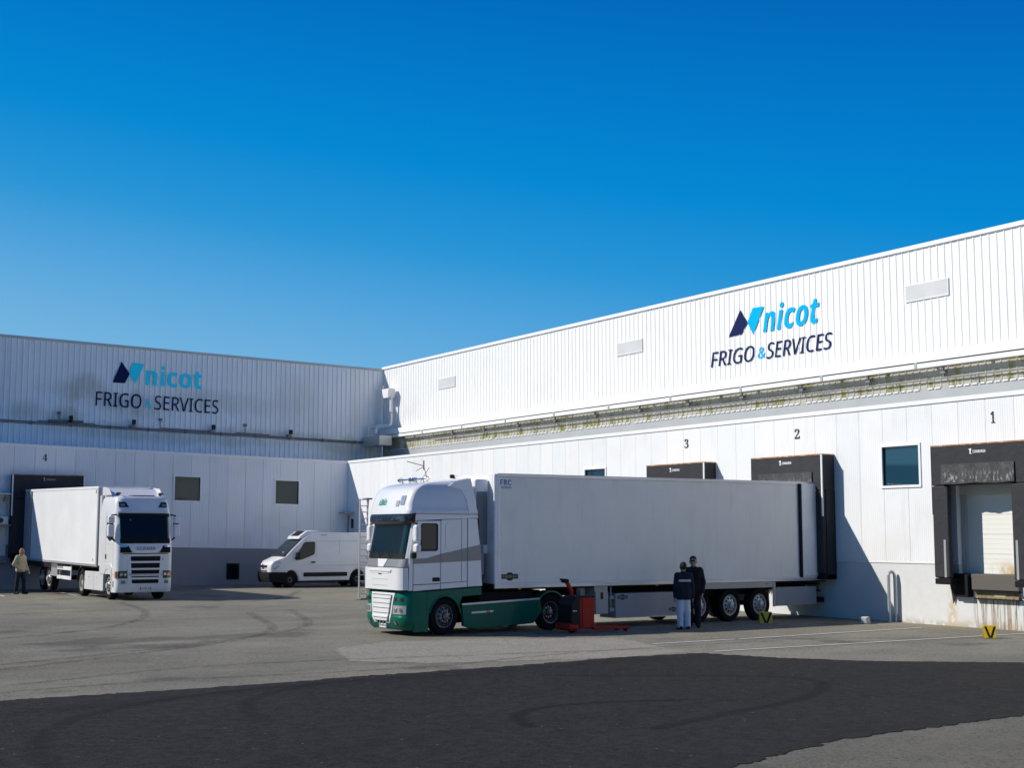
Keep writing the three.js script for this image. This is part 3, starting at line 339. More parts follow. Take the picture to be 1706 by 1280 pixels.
function cabForm(c) { // c: l0(y), l1(y), w(y), r(y), bow
  const F = (y, z, off = 0) => { const w = c.w(y) + off, a = Math.min(Math.abs(z), w), r = c.r(y); let l = c.l0(y) - off + c.bow * (z / w) ** 2; if (a > w - r) { const t = (a - (w - r)) / r; l += r * c.cr * (1 - Math.sqrt(Math.max(0, 1 - t * t))); } return l; };
  const ring = (y, off) => { const w = c.w(y) + off, out = [], n = 30; out.push([c.l1(y) + off * 0, w]); for (let i = 0; i <= n; i++) { const z = w * Math.sin((1 - 2 * i / n) * Math.PI / 2); out.push([F(y, z, off), z]); } out.push([c.l1(y), -w]); return out; };
  const loft = (ys, off = 0) => { const pos = [], R = ys.map((y) => ring(y, off)), n = R[0].length, tri = (...a) => a.forEach((p) => pos.push(...p)), P = (i, j) => [R[i][j % n][0], ys[i], R[i][j % n][1]];
    for (let i = 0; i + 1 < ys.length; i++) for (let j = 0; j < n; j++) tri(P(i, j), P(i, j + 1), P(i + 1, j + 1), P(i, j), P(i + 1, j + 1), P(i + 1, j));
    for (const [i, s] of [[0, -1], [ys.length - 1, 1]]) { const m = [R[i].reduce((a, p) => a + p[0], 0) / n, ys[i], 0]; for (let j = 0; j < n; j++) s > 0 ? tri(P(i, j), P(i, j + 1), m) : tri(P(i, j + 1), P(i, j), m); }
    const g = new THREE.BufferGeometry(); g.setAttribute('position', new THREE.BufferAttribute(new Float32Array(pos), 3)); g.computeVertexNormals(); return clean(g); };
  // a solid sheet on the front: its edges z0(y)..z1(y) between heights y0..y1, from off to off+th in front
  const front = (y0, y1, z0, z1, off, th, nz = 22, ny = 6) => { const f0 = typeof z0 === 'number' ? () => z0 : z0, f1 = typeof z1 === 'number' ? () => z1 : z1, pos = [], P = (i, j, o) => { const y = mix(y0, y1, i / ny), s = j / nz, z = mix(f0(y), f1(y), s); return [F(y, z) - o, y, z]; }, q = (a, b, d, e) => pos.push(...a, ...b, ...d, ...a, ...d, ...e);
    for (let i = 0; i < ny; i++) for (let j = 0; j < nz; j++) q(P(i, j, off + th), P(i, j + 1, off + th), P(i + 1, j + 1, off + th), P(i + 1, j, off + th));
    for (let j = 0; j < nz; j++) { q(P(0, j, off), P(0, j + 1, off), P(0, j + 1, off + th), P(0, j, off + th)); q(P(ny, j, off + th), P(ny, j + 1, off + th), P(ny, j + 1, off), P(ny, j, off)); }
    for (let i = 0; i < ny; i++) { q(P(i, 0, off), P(i, 0, off + th), P(i + 1, 0, off + th), P(i + 1, 0, off)); q(P(i, nz, off + th), P(i, nz, off), P(i + 1, nz, off), P(i + 1, nz, off + th)); }
    const g = new THREE.BufferGeometry(); g.setAttribute('position', new THREE.BufferAttribute(new Float32Array(pos), 3)); g.computeVertexNormals(); return clean(g); };
  return { F, loft, front };
}
const crown = (g) => toCreasedNormals(g, 0.7);
function wheel(parent, l, y, zOut, s, R, kind, dark, rimMat) { // zOut: outer face, s: which side it faces
  const w = part('wheel', parent); w.position.set(l, y, zOut); w.scale.set(0.87, 1, s);
  const tw = 0.3, pr = [[0.60 * R, -tw], [0.9 * R, -tw], [R, -tw + 0.05], [R, -0.05], [0.95 * R, -0.012], [0.8 * R, 0], [0.66 * R, -0.01], [0.6 * R, -0.035]].map((p) => new THREE.Vector2(...p));
  M('tyre', [clean(new THREE.LatheGeometry(pr, 36).rotateX(Math.PI / 2))], MT.rubber, w, 0.6);
  const d = kind === 'drive' ? -0.16 : kind === 'small' ? -0.05 : -0.03, rp = [[0.6 * R, -0.035], [0.62 * R, -0.015], [0.58 * R, -0.02], [0.54 * R, -0.08], [0.5 * R, d - 0.02], [0.38 * R, d], [0.26 * R, d + 0.03], [0.22 * R, d + 0.05], [0.2 * R, d + 0.11], [0.1 * R, d + 0.13], [0, d + 0.13]].map((p) => new THREE.Vector2(...p));
  M('rim', [clean(new THREE.LatheGeometry(rp, 32).rotateX(Math.PI / 2))], rimMat || (dark ? MT.dark : PA.rim), w, 0.5);
  const hs = []; for (let i = 0; i < 10; i++) { const a = i * Math.PI / 5; hs.push(cyl(0.062 * R, 0.062 * R, 0.02, 0.4 * R * Math.cos(a), 0.4 * R * Math.sin(a), d + 0.004, 'z', 8)); } M('hand_holes', hs, MT.black, w).userData.kind = 'stuff';
  const bt = []; for (let i = 0; i < 10; i++) { const a = (i + 0.5) * Math.PI / 5; bt.push(cyl(0.028 * R, 0.028 * R, 0.03, 0.29 * R * Math.cos(a), 0.29 * R * Math.sin(a), d + 0.035, 'z', 6)); } M('wheel_nuts', bt, PA.chrome, w).userData.kind = 'stuff';
  return w;
}
function chassis(t, l0, l1, y) { M('chassis_frame', [bx(l0, l1, y, y + 0.22, 0.28, 0.38), bx(l0, l1, y, y + 0.22, -0.38, -0.28), ...[0, 0.25, 0.5, 0.75, 1].map((k) => bx(mix(l0, l1 - 0.1, k), mix(l0, l1 - 0.1, k) + 0.1, y + 0.03, y + 0.19, -0.28, 0.28))], PA.chassis, t); }
const flip = (g, s) => s > 0 ? g : clean(g.applyMatrix4(new THREE.Matrix4().makeScale(1, 1, -1)) && reverse(g));
function reverse(g) { const p = g.attributes.position, n = g.attributes.normal, uv = g.attributes.uv; for (const a of [p, n, uv]) { const k = a.itemSize, d = a.array; for (let i = 0; i < a.count; i += 3) for (let c = 0; c < k; c++) { const x = d[(i + 1) * k + c]; d[(i + 1) * k + c] = d[(i + 2) * k + c]; d[(i + 2) * k + c] = x; } } return g; }
const sideP = (pts, s, w, th = 0.02, bev = 0.006, hole) => { const S = Array.isArray(pts) ? shp(pts) : pts; if (hole) S.holes.push(hole); return flip(ext(S, w, th, bev), s); };
const lerpTab = (tab) => (y) => { let i = 0; while (i < tab.length - 2 && y > tab[i + 1][0]) i++; const a = tab[i], b = tab[i + 1], t = clamp((y - a[0]) / (b[0] - a[0])); return mix(a[1], b[1], t); };
function plateOn(parent, str, lx, y, z, mat, w = 0.44, dark) { const p = part('number_plate', parent); M('plate', [box(0.012, 0.1, w, 0, 0, 0, 0.004)], PA.plate, p); M('plate_end', [bx(-0.0075, -0.0065, -0.045, 0.045, -w / 2 + 0.005, -w / 2 + 0.04), bx(-0.0075, -0.0065, -0.045, 0.045, w / 2 - 0.04, w / 2 - 0.005)], PA.plateBlue, p); M('characters', [at(text(str, fontBold, w * 0.74, 0.06, 0.003), -w * 0.37, -0.03, 0).rotateY(-Math.PI / 2).translate(-0.0065, 0, 0)], MT.ink, p); p.position.set(lx, y, z); return p; }
// ---- white and green tractor unit
{
  const yaw = 1.8 * D, n = [Math.sin(yaw), Math.cos(yaw)], HW = 1.06, t = thing('truck_tractor', 'white and green tractor unit with grey flash and air horns, coupled to the grey trailer', 'truck', [15.35 - n[0] * HW, 0, -30.12 - n[1] * HW], yaw);
  const C = cabForm({ l0: lerpTab([[0.15, 0.1], [0.3, 0.02], [1.0, 0], [1.66, 0.0], [1.9, 0.07], [2.78, 0.24], [2.97, 0.24]]), l1: lerpTab([[0, 0.7], [1.075, 0.7], [1.08, 2.24], [2.87, 2.2], [3, 2.18]]), w: () => HW - 0.02, r: () => 0.3, cr: 0.62, bow: 0.03 });
  M('cab_shell', [C.loft([1.08, 1.3, 1.66, 1.9, 2.2, 2.5, 2.78, 2.97], -0.012)], PA.shell, t, 0.5);  // dark shell colour stands in for shade in the panel gaps
  const B = cabForm({ l0: lerpTab([[0.14, 0.14], [0.22, 0.06], [0.36, 0.0], [0.46, -0.01], [0.5, 0.01], [0.8, 0.015], [1.0, 0.03], [1.075, 0.06]]), l1: () => 0.68, w: lerpTab([[0.14, 1.0], [0.3, HW], [1.08, HW]]), r: () => 0.34, cr: 0.75, bow: 0.04 });
  M('bumper', [B.loft([0.14, 0.18, 0.24, 0.32, 0.4, 0.46, 0.5, 0.6, 0.8, 0.95, 1.02, 1.07])], PA.green, t, 0.5);
  for (const s of [1, -1]) { // side skin, both sides
    const w = HW - 0.02;
    M('lower_side', [sideP((() => { const S = new THREE.Shape(); S.moveTo(0.69, 0.12); S.lineTo(0.69, 1.07); S.lineTo(2.26, 1.155); S.lineTo(2.26, 0.96); S.lineTo(1.7, 0.93); S.absellipse(1.2, 0.42, 0.47, 0.54, 0.55, Math.PI * 0.92, false); S.lineTo(0.72, 0.12); return S; })(), s, w - 0.1, 0.12, 0.008)], PA.green, t);
    M('wheel_arch_lip', [flip(clean(new THREE.TorusGeometry(0.5, 0.026, 6, 24, Math.PI * 0.86).rotateZ(0.2).scale(0.9, 1.08, 1).translate(1.2, 0.42, HW)), s)], PA.green, t);
    M('step_guard', [flip(bx(0.34, 0.7, 0.1, 0.5, w - 0.02, HW + 0.002, 0.01), s)], PA.green, t);
    M('kick_panel', [sideP([[0.3, 1.09], [1.06, 1.13], [1.06, 1.25], [0.3, 1.235]], s, w)], PA.white, t);
    const dr = M('door', [sideP([[0.3, 1.25], [1.06, 1.265], [1.06, 2.8], [0.42, 2.8], [0.3, 1.95]], s, w, 0.022, 0.006, rrect(0.5, 0.985, 2.06, 2.735, 0.07))], PA.white, t);
    M('side_window', [flip(bx(0.46, 1.0, 2.0, 2.76, w - 0.02, w + 0.002), s)], PA.glassDark, dr); M('window_seal', [sideP(rrect(0.475, 1.0, 2.04, 2.755, 0.08), s, w + 0.003, 0.018, 0, rrect(0.53, 0.965, 2.09, 2.72, 0.06))], MT.black, dr);
    M('door_handle', [flip(box(0.21, 0.1, 0.03, 0.935, 1.365, HW + 0.005, 0.02), s)], PA.plastic, dr);
    M('front_corner', [sideP([[0.17, 1.1], [0.288, 1.1], [0.288, 1.95], [0.4, 2.79], [0.33, 2.79], [0.19, 1.95]], s, w - 0.012, 0.025)], PA.white, t);
    M('sleeper_panel', [sideP([[1.075, 1.275], [1.66, 1.3], [1.66, 2.85], [1.075, 2.82]], s, w)], PA.white, t); M('sleeper_strip', [sideP([[1.672, 1.3], [1.83, 1.31], [1.83, 2.86], [1.672, 2.85]], s, w)], PA.white, t);
    M('sill_panel', [sideP([[1.075, 1.13], [1.83, 1.165], [1.83, 1.298], [1.075, 1.262]], s, w)], PA.white, t);
    M('sleeper_hatch', [sideP(rrect(1.2, 1.58, 2.12, 2.74, 0.06), s, w + 0.018, 0.012, 0.005)], PA.white, t);
    M('side_fairing', [sideP([[1.845, 1.168], [2.27, 1.18], [2.2, 2.2], [2.12, 2.86], [1.845, 2.86]], s, w + 0.005, 0.025)], PA.white, t);
    const bz = w + 0.021; for (const p of [[[0.3, 1.75], [0.3, 1.87], [0.66, 1.885], [1.058, 1.985], [1.058, 1.775]], [[1.077, 1.99], [1.658, 2.1], [1.658, 1.795], [1.077, 1.776]], [[1.674, 2.105], [1.828, 2.135], [1.828, 1.8], [1.674, 1.797]], [[1.847, 2.14], [2.205, 2.21], [2.235, 1.82], [1.847, 1.802]]]) M('grey_flash', [sideP(p, s, bz + (p[0][0] > 1.84 ? 0.01 : 0), 0.004, 0)], PA.greyBand, t);
    M('roof_side_band', [sideP([[0.34, 2.805], [2.16, 2.875], [2.14, 2.96], [0.3, 2.96]], s, w - 0.003)], PA.white, t);
    // mirrors
    const mi = part('mirror', t); M('arm', [flip(rod([0.32, 2.76, w], [0.3, 2.72, w + 0.18], 0.025), s), flip(rod([0.32, 1.98, w], [0.3, 2.06, w + 0.18], 0.03), s)], PA.plastic, mi); M('housing', [flip(box(0.16, 0.42, 0.2, 0.3, 2.49, w + 0.18, 0.06), s), flip(box(0.16, 0.22, 0.2, 0.31, 2.13, w + 0.18, 0.06), s)], PA.white, mi); M('mirror_glass', [flip(box(0.02, 0.36, 0.16, 0.38, 2.49, w + 0.18), s), flip(box(0.02, 0.16, 0.16, 0.39, 2.13, w + 0.18), s)], PA.glassDark, mi);
    M('mirror_foot', [flip(box(0.12, 0.14, 0.1, 0.3, 1.95, w + 0.04, 0.03), s)], PA.plastic, mi);
    // headlamp cluster
    const hl = part('headlight', t), zz = (a, b) => s > 0 ? [a, b] : [-b, -a]; M('lamp_glass', [B.front(0.53, 0.74, ...zz(0.56, 0.99), -0.005, 0.018, 10, 3)], PA.lens, hl); M('lamp_bulb', [box(0.03, 0.11, 0.11, B.F(0.63, 0.7) - 0.02, 0.63, s * 0.7, 0.02), box(0.03, 0.1, 0.1, B.F(0.63, 0.86) - 0.015, 0.63, s * 0.86, 0.02)], PA.chrome, hl);
    M('bumper_recess', [B.front(0.84, 0.93, ...zz(0.62, 0.93), 0.001, 0.006, 8, 2)], PA.lensDark, t); M('fog_light', [B.front(0.27, 0.37, ...zz(0.6, 0.74), 0, 0.012, 4, 2)], PA.lensDark, t); M('fog_lens', [B.front(0.28, 0.36, ...zz(0.655, 0.69), 0.012, 0.006, 3, 2)], PA.lens, t);
    // skirt behind the front wheel
    M('side_skirt', [sideP([[1.7, 0.74], [4.06, 0.82], [4.12, 0.5], [3.86, 0.2], [2.98, 0.15], [2.02, 0.12], [1.76, 0.2]], s, HW - 0.16, 0.13, 0.02)], PA.green, t); M('skirt_rail', [sideP([[1.7, 0.71], [4.02, 0.795], [4.05, 0.845], [1.69, 0.76]], s, HW - 0.03, 0.02, 0.004)], PA.alu, t);
    M('reflector_strip', [sideP([[1.98, 0.5], [2.42, 0.515], [2.42, 0.56], [1.98, 0.545]], s, HW - 0.03, 0.012, 0), sideP([[2.52, 0.518], [2.62, 0.522], [2.62, 0.565], [2.52, 0.562]], s, HW - 0.03, 0.012, 0)], PA.alu, t); M('side_marker', [flip(box(0.08, 0.06, 0.02, 2.47, 0.54, HW - 0.02, 0.01), s)], PA.amber, t); M('rear_side_marker', [flip(box(0.04, 0.04, 0.02, 3.35, 0.55, HW - 0.02, 0.01), s)], PA.red, t);
    wheel(t, 1.2, 0.46, s * (HW - 0.03), s, 0.46, 'steer', false, PA.rimShaded); wheel(t, 4.41, 0.46, s * (HW - 0.05), s, 0.46, 'drive', false, PA.rimShaded);
    M('rear_mudguard', [flip(arcBand(4.41, 0.46, 0.52, 0.56, 0.1, 3.0, HW - 0.36, 0.34), s)], PA.green, t);
  }
  chassis(t, 0.6, 5.1, 0.55); M('fifth_wheel', [box(0.7, 0.12, 0.7, 4.2, 0.95, 0, 0.04), bx(3.9, 4.6, 0.78, 0.9, -0.34, 0.34)], PA.chassis, t); M('under_tank', [bx(2.0, 3.7, 0.25, 0.8, -0.85, 0.85, 0.06), bx(2.3, 3.9, 0.72, 1.02, -0.9, 0.9)], PA.chassis, t);
  M('wheel_well', [bx(0.72, 1.66, 0.95, 1.07, -0.98, 0.98), bx(0.62, 0.7, 0.25, 1.06, -0.98, 0.98), bx(0.7, 3.9, 0.3, 0.5, -0.6, 0.6)], MT.black, t);
  // front: grille, upper panel, screen
  const gz = (y, k) => k * lerpTab([[0.3, 0.4], [0.42, 0.47], [0.7, 0.53], [1.05, 0.6]])(y), gr = part('grille', t);
  M('grille_surround', [B.front(0.3, 1.04, (y) => gz(y, -1), (y) => gz(y, 1), 0.0, 0.015)], PA.white, gr);
  const gy = [0.345, 0.42, 0.535, 0.655, 0.77, 0.885, 0.975]; for (let i = 0; i + 1 < gy.length; i++) M('grille_slat', [B.front(gy[i] + 0.016, gy[i + 1], (y) => gz(y, -1) + 0.085, (y) => gz(y, 1) - 0.085, 0.022, 0.03, 16, 3)], PA.white, gr); M('grille_back', [B.front(0.35, 0.99, (y) => gz(y, -1) + 0.075, (y) => gz(y, 1) - 0.075, 0.015, 0.006)], MT.black, gr);
  M('sensor_dots', [-0.16, 0, 0.16].map((z) => cyl(0.028, 0.028, 0.03, B.F(0.325, z) - 0.02, 0.325, z, 'x', 10)), MT.black, t);
  plateOn(t, 'CH 097 VJ', B.F(0.24, 0) - 0.012, 0.225, 0, null, 0.42);
  const fp = M('front_panel', [C.front(1.115, 1.655, -1.036, 1.036, 0.02, 0.035, 40, 5)], PA.white, t); M('panel_ridge', [C.front(1.56, 1.6, -0.55, 0.55, 0.05, 0.02), C.front(1.35, 1.362, -0.42, 0.42, 0.05, 0.008), C.front(1.2, 1.212, -0.4, 0.4, 0.05, 0.008)], PA.white, fp);
  M('panel_groove', [C.front(1.366, 1.375, -0.42, 0.42, 0.049, 0.008), C.front(1.216, 1.225, -0.4, 0.4, 0.049, 0.008), C.front(1.505, 1.512, -0.5, 0.5, 0.049, 0.008)], MT.grey, fp); M('bonnet_handle', [C.front(1.49, 1.51, -0.08, 0.08, 0.056, 0.012)], MT.black, fp);
  const onFront = (str, font, z, y, w, h, mat, name) => M(name, [at(text(str, font, w, h, 0.004), 0, 0, 0).rotateY(-Math.PI / 2).translate(C.F(y, z) - 0.058, y, z)], mat, fp);
  onFront('DAF', fontBold, -0.9, 1.545, 0.28, 0.09, MT.grey, 'badge'); onFront('XF', fontBold, 0.42, 1.53, 0.17, 0.07, MT.grey, 'badge');
  M('grey_band', [C.front(1.672, 1.865, -1.036, 1.036, 0.012, 0.02, 40, 3)], PA.greyBand, t); M('centre_badge_panel', [C.front(1.672, 1.865, (y) => -mix(0.13, 0.26, (y - 1.67) / 0.2), (y) => mix(0.13, 0.26, (y - 1.67) / 0.2), 0.034, 0.012, 8, 4)], PA.white, t);
  M('windscreen', [C.front(1.88, 2.83, -0.95, 0.95, 0.002, 0.012, 30, 10)], PA.glass, t, 0.6); M('screen_frame', [C.front(1.875, 1.99, -0.975, 0.975, 0.006, 0.016, 30, 3)], MT.black, t);
  for (const s of [1, -1]) M('windscreen_pillar', [C.front(1.88, 2.8, s > 0 ? 0.955 : -1.036, s > 0 ? 1.036 : -0.955, 0.004, 0.018, 5, 6)], s > 0 ? PA.white : PA.plastic, t);
  for (const z of [-0.62, -0.16, 0.36]) M('wiper', [rod([C.F(1.9, z) - 0.04, 1.9, z], [C.F(2.02, z - 0.2) - 0.035, 2.03, z - 0.22], 0.012), rod([C.F(1.97, z) - 0.035, 1.96, z + 0.1], [C.F(2.02, z - 0.34) - 0.03, 2.04, z - 0.36], 0.01)], MT.black, t);
  M('dashboard_strip', [C.front(1.93, 2.0, -0.9, 0.9, 0.014, 0.003)], MT.black, t);
  const Vs = cabForm({ l0: lerpTab([[2.72, 0.1], [2.8, 0.05], [2.93, 0.08], [2.99, 0.14]]), l1: () => 0.34, w: lerpTab([[2.72, 1.05], [2.98, 1.09]]), r: () => 0.3, cr: 0.5, bow: 0.06 });
  const vs = M('sun_visor', [Vs.loft([2.73, 2.78, 2.86, 2.93, 2.985])], phys([0.012, 0.013, 0.018], 0.12, { clearcoat: 1 }), t, 0.5); for (const z of [-0.42, -0.3, -0.18, 0.4]) M('marker_lamp', [box(0.02, 0.035, 0.045, Vs.F(2.83, z) - 0.008, 2.83, z, 0.008)], PA.chrome, vs);
  const Rf = cabForm({ l0: lerpTab([[2.96, 0.1], [3.03, 0.11], [3.2, 0.15], [3.35, 0.19], [3.45, 0.23], [3.55, 0.29], [3.64, 0.38], [3.72, 0.58], [3.77, 0.95], [3.8, 1.35], [3.83, 1.6]]), l1: lerpTab([[2.96, 2.14], [3.4, 2.07], [3.83, 1.98]]), w: lerpTab([[2.96, 1.06], [3.05, 1.075], [3.12, 1.045], [3.45, 1.02], [3.58, 1.0], [3.66, 0.975], [3.73, 0.93], [3.78, 0.85], [3.81, 0.72], [3.83, 0.62]]), r: () => 0.2, cr: 0.6, bow: 0.05 });
  const rf = M('high_roof', [Rf.loft([2.97, 3.0, 3.04, 3.08, 3.14, 3.2, 3.3, 3.4, 3.48, 3.55, 3.6, 3.65, 3.69, 3.72, 3.75, 3.77, 3.79, 3.81, 3.82, 3.83])], PA.white, t, 0.9);
  M('roof_deflector', [ext([[1.5, 3.79], [1.99, 3.885], [2.0, 3.8], [1.9, 3.78]], -0.86, 1.72, 0.02)], PA.white, rf); for (const s of [1, -1]) M('deflector_wing', [sideP([[1.3, 3.66], [1.5, 3.78], [1.98, 3.875], [2.09, 3.3], [2.1, 3.0], [1.86, 3.0], [1.8, 3.35], [1.66, 3.58]], s, 0.975, 0.05, 0.015).applyMatrix4(new THREE.Matrix4().makeShear(0, 0, 0, s * -0.12, 0, 0)).translate(0, 0, s * 0.42)], PA.white, rf);
  for (const s of [1]) { const l = part('roof_lamp', t), z = (a, b) => s > 0 ? [a, b] : [-b, -a]; M('lamp_pod', [Rf.front(3.2, 3.42, ...z(0.62, 0.8), 0.002, 0.02, 6, 4)], PA.lens, l); M('lamp_trim', [Rf.front(3.16, 3.3, ...z(0.42, 0.56), 0.002, 0.012, 5, 4)], MT.grey, l); }
  M('roof_script', [at(text('d.Belin', fontSerif, 0.38, 0.17, 0.004, 0.25), 0, 0, 0).rotateY(-Math.PI / 2).rotateZ(-0.24).translate(Rf.F(3.2, -0.3) - 0.016, 3.2, -0.48)], PA.teal, rf);
  const hn = part('air_horns', t); for (const [z, d] of [[-0.55, -1], [0.18, 1]]) { M('horn', [cyl(0.022, 0.028, 0.62, 0, 0, 0, 'z'), cyl(0.075, 0.03, 0.16, 0, 0, -0.36, 'z')].map((g) => (d > 0 ? g.rotateY(Math.PI) : g).translate(0.98, 3.86, z)), PA.chrome, hn); M('horn_foot', [bx(0.96, 1.0, 3.72, 3.86, z - 0.2, z - 0.17), bx(0.96, 1.0, 3.72, 3.86, z + 0.17, z + 0.2)], PA.chrome, hn); } M('horn_compressor', [box(0.1, 0.11, 0.14, 0.98, 3.85, -0.13, 0.02), box(0.12, 0.12, 0.2, 0.99, 3.85, -0.28, 0.03)], PA.chrome, hn);
  M('air_intake', [bx(2.28, 2.5, 1.45, 2.32, 0.66, 0.8, 0.02)], PA.boxGrey, t); M('exhaust_stack', [bx(2.26, 2.44, 1.2, 3.2, -0.8, -0.5, 0.04)], PA.chassis, t);
  M('coupling_lines', [tube([[2.3, 1.5, 0.3], [2.45, 1.1, 0.25], [2.6, 1.15, 0.2], [2.66, 1.5, 0.2]], 0.02, 30), tube([[2.3, 1.5, 0.1], [2.45, 1.0, 0.05], [2.62, 1.05, 0.0], [2.66, 1.5, 0.0]], 0.02, 30)], MT.black, t); M('antenna', [rod([0.9, 3.78, 0.3], [1.15, 4.15, 0.32], 0.006)], MT.black, t);
}
function arcBand(cx, cy, r0, r1, a0, a1, z0, d, sx = 0.9) { const S = new THREE.Shape(); for (let i = 0; i <= 20; i++) { const a = mix(a0, a1, i / 20); S[i ? 'lineTo' : 'moveTo'](cx + sx * r1 * Math.cos(a), cy + r1 * Math.sin(a)); } for (let i = 20; i >= 0; i--) { const a = mix(a0, a1, i / 20); S.lineTo(cx + sx * r0 * Math.cos(a), cy + r0 * Math.sin(a)); } return ext(S, z0, d); }
function badge(parent, x, y, z, w, h, s, word, mats) { const b = part('maker_badge', parent); M('badge_plate', [flip(ext([[0, h * 0.2], [w * 0.3, h * 0.2], [w * 0.38, 0], [w * 0.62, 0], [w * 0.7, h * 0.2], [w, h * 0.2], [w, h * 0.8], [w * 0.7, h * 0.8], [w * 0.62, h], [w * 0.38, h], [w * 0.3, h * 0.8], [0, h * 0.8]], 0, 0.004).translate(x, y, z), s)], mats[0], b); M('letters', [flip(text(word, fontBold, w * 0.86, h * 0.36, 0.003).translate(x + w * 0.07, y + h * 0.32, z + 0.004), s)], mats[1], b); return b; }
// ---- grey refrigerated semi-trailer in dock two
{
  const yaw = 1.8 * D, n = [Math.sin(yaw), Math.cos(yaw)], HW = 1.06, t = thing('semi_trailer', 'long pale grey refrigerated semi-trailer backed into the dock under numeral two', 'trailer', [15.35 - n[0] * HW, 0, -30.12 - n[1] * HW], yaw);
  const l0 = 2.64, l1 = 14.45;
  M('box_body', [bx(l0 + 0.02, l1, 1.22, 3.97, -HW + 0.015, HW - 0.015)], PA.box, t); M('roof', [bx(l0, l1, 3.97, 4.0, -HW, HW, 0.01)], PA.boxWhite, t);
  M('roof_rail', [bx(l0 + 0.1, l1, 3.93, 4.02, HW - 0.03, HW + 0.006, 0.012), bx(l0 + 0.1, l1, 3.93, 4.02, -HW - 0.006, -HW + 0.03, 0.012)], PA.alu, t); M('side_rail', [bx(l0, l1, 1.1, 1.24, HW - 0.05, HW + 0.012, 0.012), bx(l0, l1, 1.1, 1.24, -HW - 0.012, -HW + 0.05, 0.012)], PA.alu, t); M('rail_lip', [bx(l0, l1, 1.19, 1.235, HW + 0.013, HW + 0.022)], PA.boxWhite, t);
  for (const s of [1, -1]) M('front_corner_post', [flip(box(0.14, 2.78, 0.1, l0 + 0.06, 2.6, HW - 0.04, 0.03), s)], PA.boxWhite, t);
  M('front_wall', [bx(l0, l0 + 0.03, 1.22, 3.97, -HW + 0.1, HW - 0.1)], PA.boxWhite, t); M('floor', [bx(l0, l1, 1.06, 1.2, -HW + 0.05, HW - 0.05)], PA.chassis, t);
  const rf = part('cooling_unit', t); M('unit_housing', [box(0.42, 1.9, 1.7, l0 - 0.21, 2.92, -0.05, 0.06)], PA.boxWhite, rf); M('unit_grille', [bx(l0 - 0.44, l0 - 0.42, 2.3, 3.5, -0.7, 0.6)], MT.dark, rf); M('unit_louvre', [bx(l0 - 0.38, l0 - 0.06, 2.2, 3.55, 0.8, 0.815)], PA.plasticGrey, rf);
  M('marker_bracket', [box(0.12, 0.1, 0.08, l0 - 0.05, 4.0, -HW + 0.1, 0.02)], PA.plastic, t);
  const fr = part('lettering', t); M('letters', [at(text('FRC', fontBold, 0.34, 0.14, 0.003), 2.82, 3.72, HW - 0.014), at(text('1000009', fontReg, 0.32, 0.06, 0.003), 2.84, 3.63, HW - 0.014)], std([0.05, 0.13, 0.42], 0.5), fr);
  badge(t, 2.86, 1.3, HW - 0.014, 0.5, 0.2, 1, 'CHEREAU', [MT.ink, std([0.35, 0.3, 0.16], 0.5)]);
  chassis(t, 5.2, 14.2, 0.84); for (const l of [3.4, 5.0, 7.9]) M('side_marker', [box(0.09, 0.035, 0.02, l, 1.085, HW + 0.004, 0.008)], PA.amber, t); for (const l of [5.1, 7.6, 10.1, 12.4]) M('panel_joint', [bx(l, l + 0.012, 1.25, 3.92, HW - 0.015, HW - 0.0125)], PA.box, t); M('rivet_strip', [bx(l0 + 0.14, l0 + 0.17, 1.25, 3.92, HW - 0.015, HW - 0.011)], PA.alu, t);
  M('battery_box', [box(0.42, 0.6, 0.5, 6.05, 0.66, HW - 0.28, 0.015)], PA.cream, t); M('battery_box_lid', [box(0.44, 0.16, 0.5, 6.02, 1.03, HW - 0.28, 0.01)], PA.cream, t); M('warning_label', [bx(6.0, 6.09, 0.75, 0.93, HW - 0.029, HW - 0.026)], MT.ink, t);
  M('door_gear', [rod([6.36, 0.42, HW - 0.06], [6.36, 1.08, HW - 0.06], 0.022), box(0.15, 0.09, 0.05, 6.39, 0.78, HW - 0.06, 0.01), box(0.15, 0.09, 0.05, 6.39, 0.46, HW - 0.06, 0.01)], PA.boxGrey, t);
  const pb = M('pallet_locker', [box(2.22, 0.64, 0.7, 7.6, 0.57, HW - 0.37, 0.012)], PA.boxGrey, t); badge(pb, 6.56, 0.72, HW - 0.018, 0.34, 0.14, 1, 'CHEREAU', [MT.ink, PA.boxGrey]); badge(pb, 8.34, 0.36, HW - 0.018, 0.3, 0.12, 1, 'CHEREAU', [MT.ink, PA.boxGrey]); M('locker_lip', [bx(6.49, 8.7, 0.235, 0.255, HW - 0.72, HW - 0.005)], PA.alu, pb);
  M('pallet_locker', [box(2.22, 0.64, 0.5, 7.6, 0.57, -HW + 0.27, 0.012)], PA.boxGrey, t);
  M('landing_leg', [bx(5.45, 5.6, 0.2, 1.1, 0.6, 0.74), bx(5.35, 5.7, 0.16, 0.2, 0.55, 0.8)], PA.chassis, t); M('landing_leg', [bx(5.45, 5.6, 0.2, 1.1, -0.74, -0.6), bx(5.35, 5.7, 0.16, 0.2, -0.8, -0.55)], PA.chassis, t);
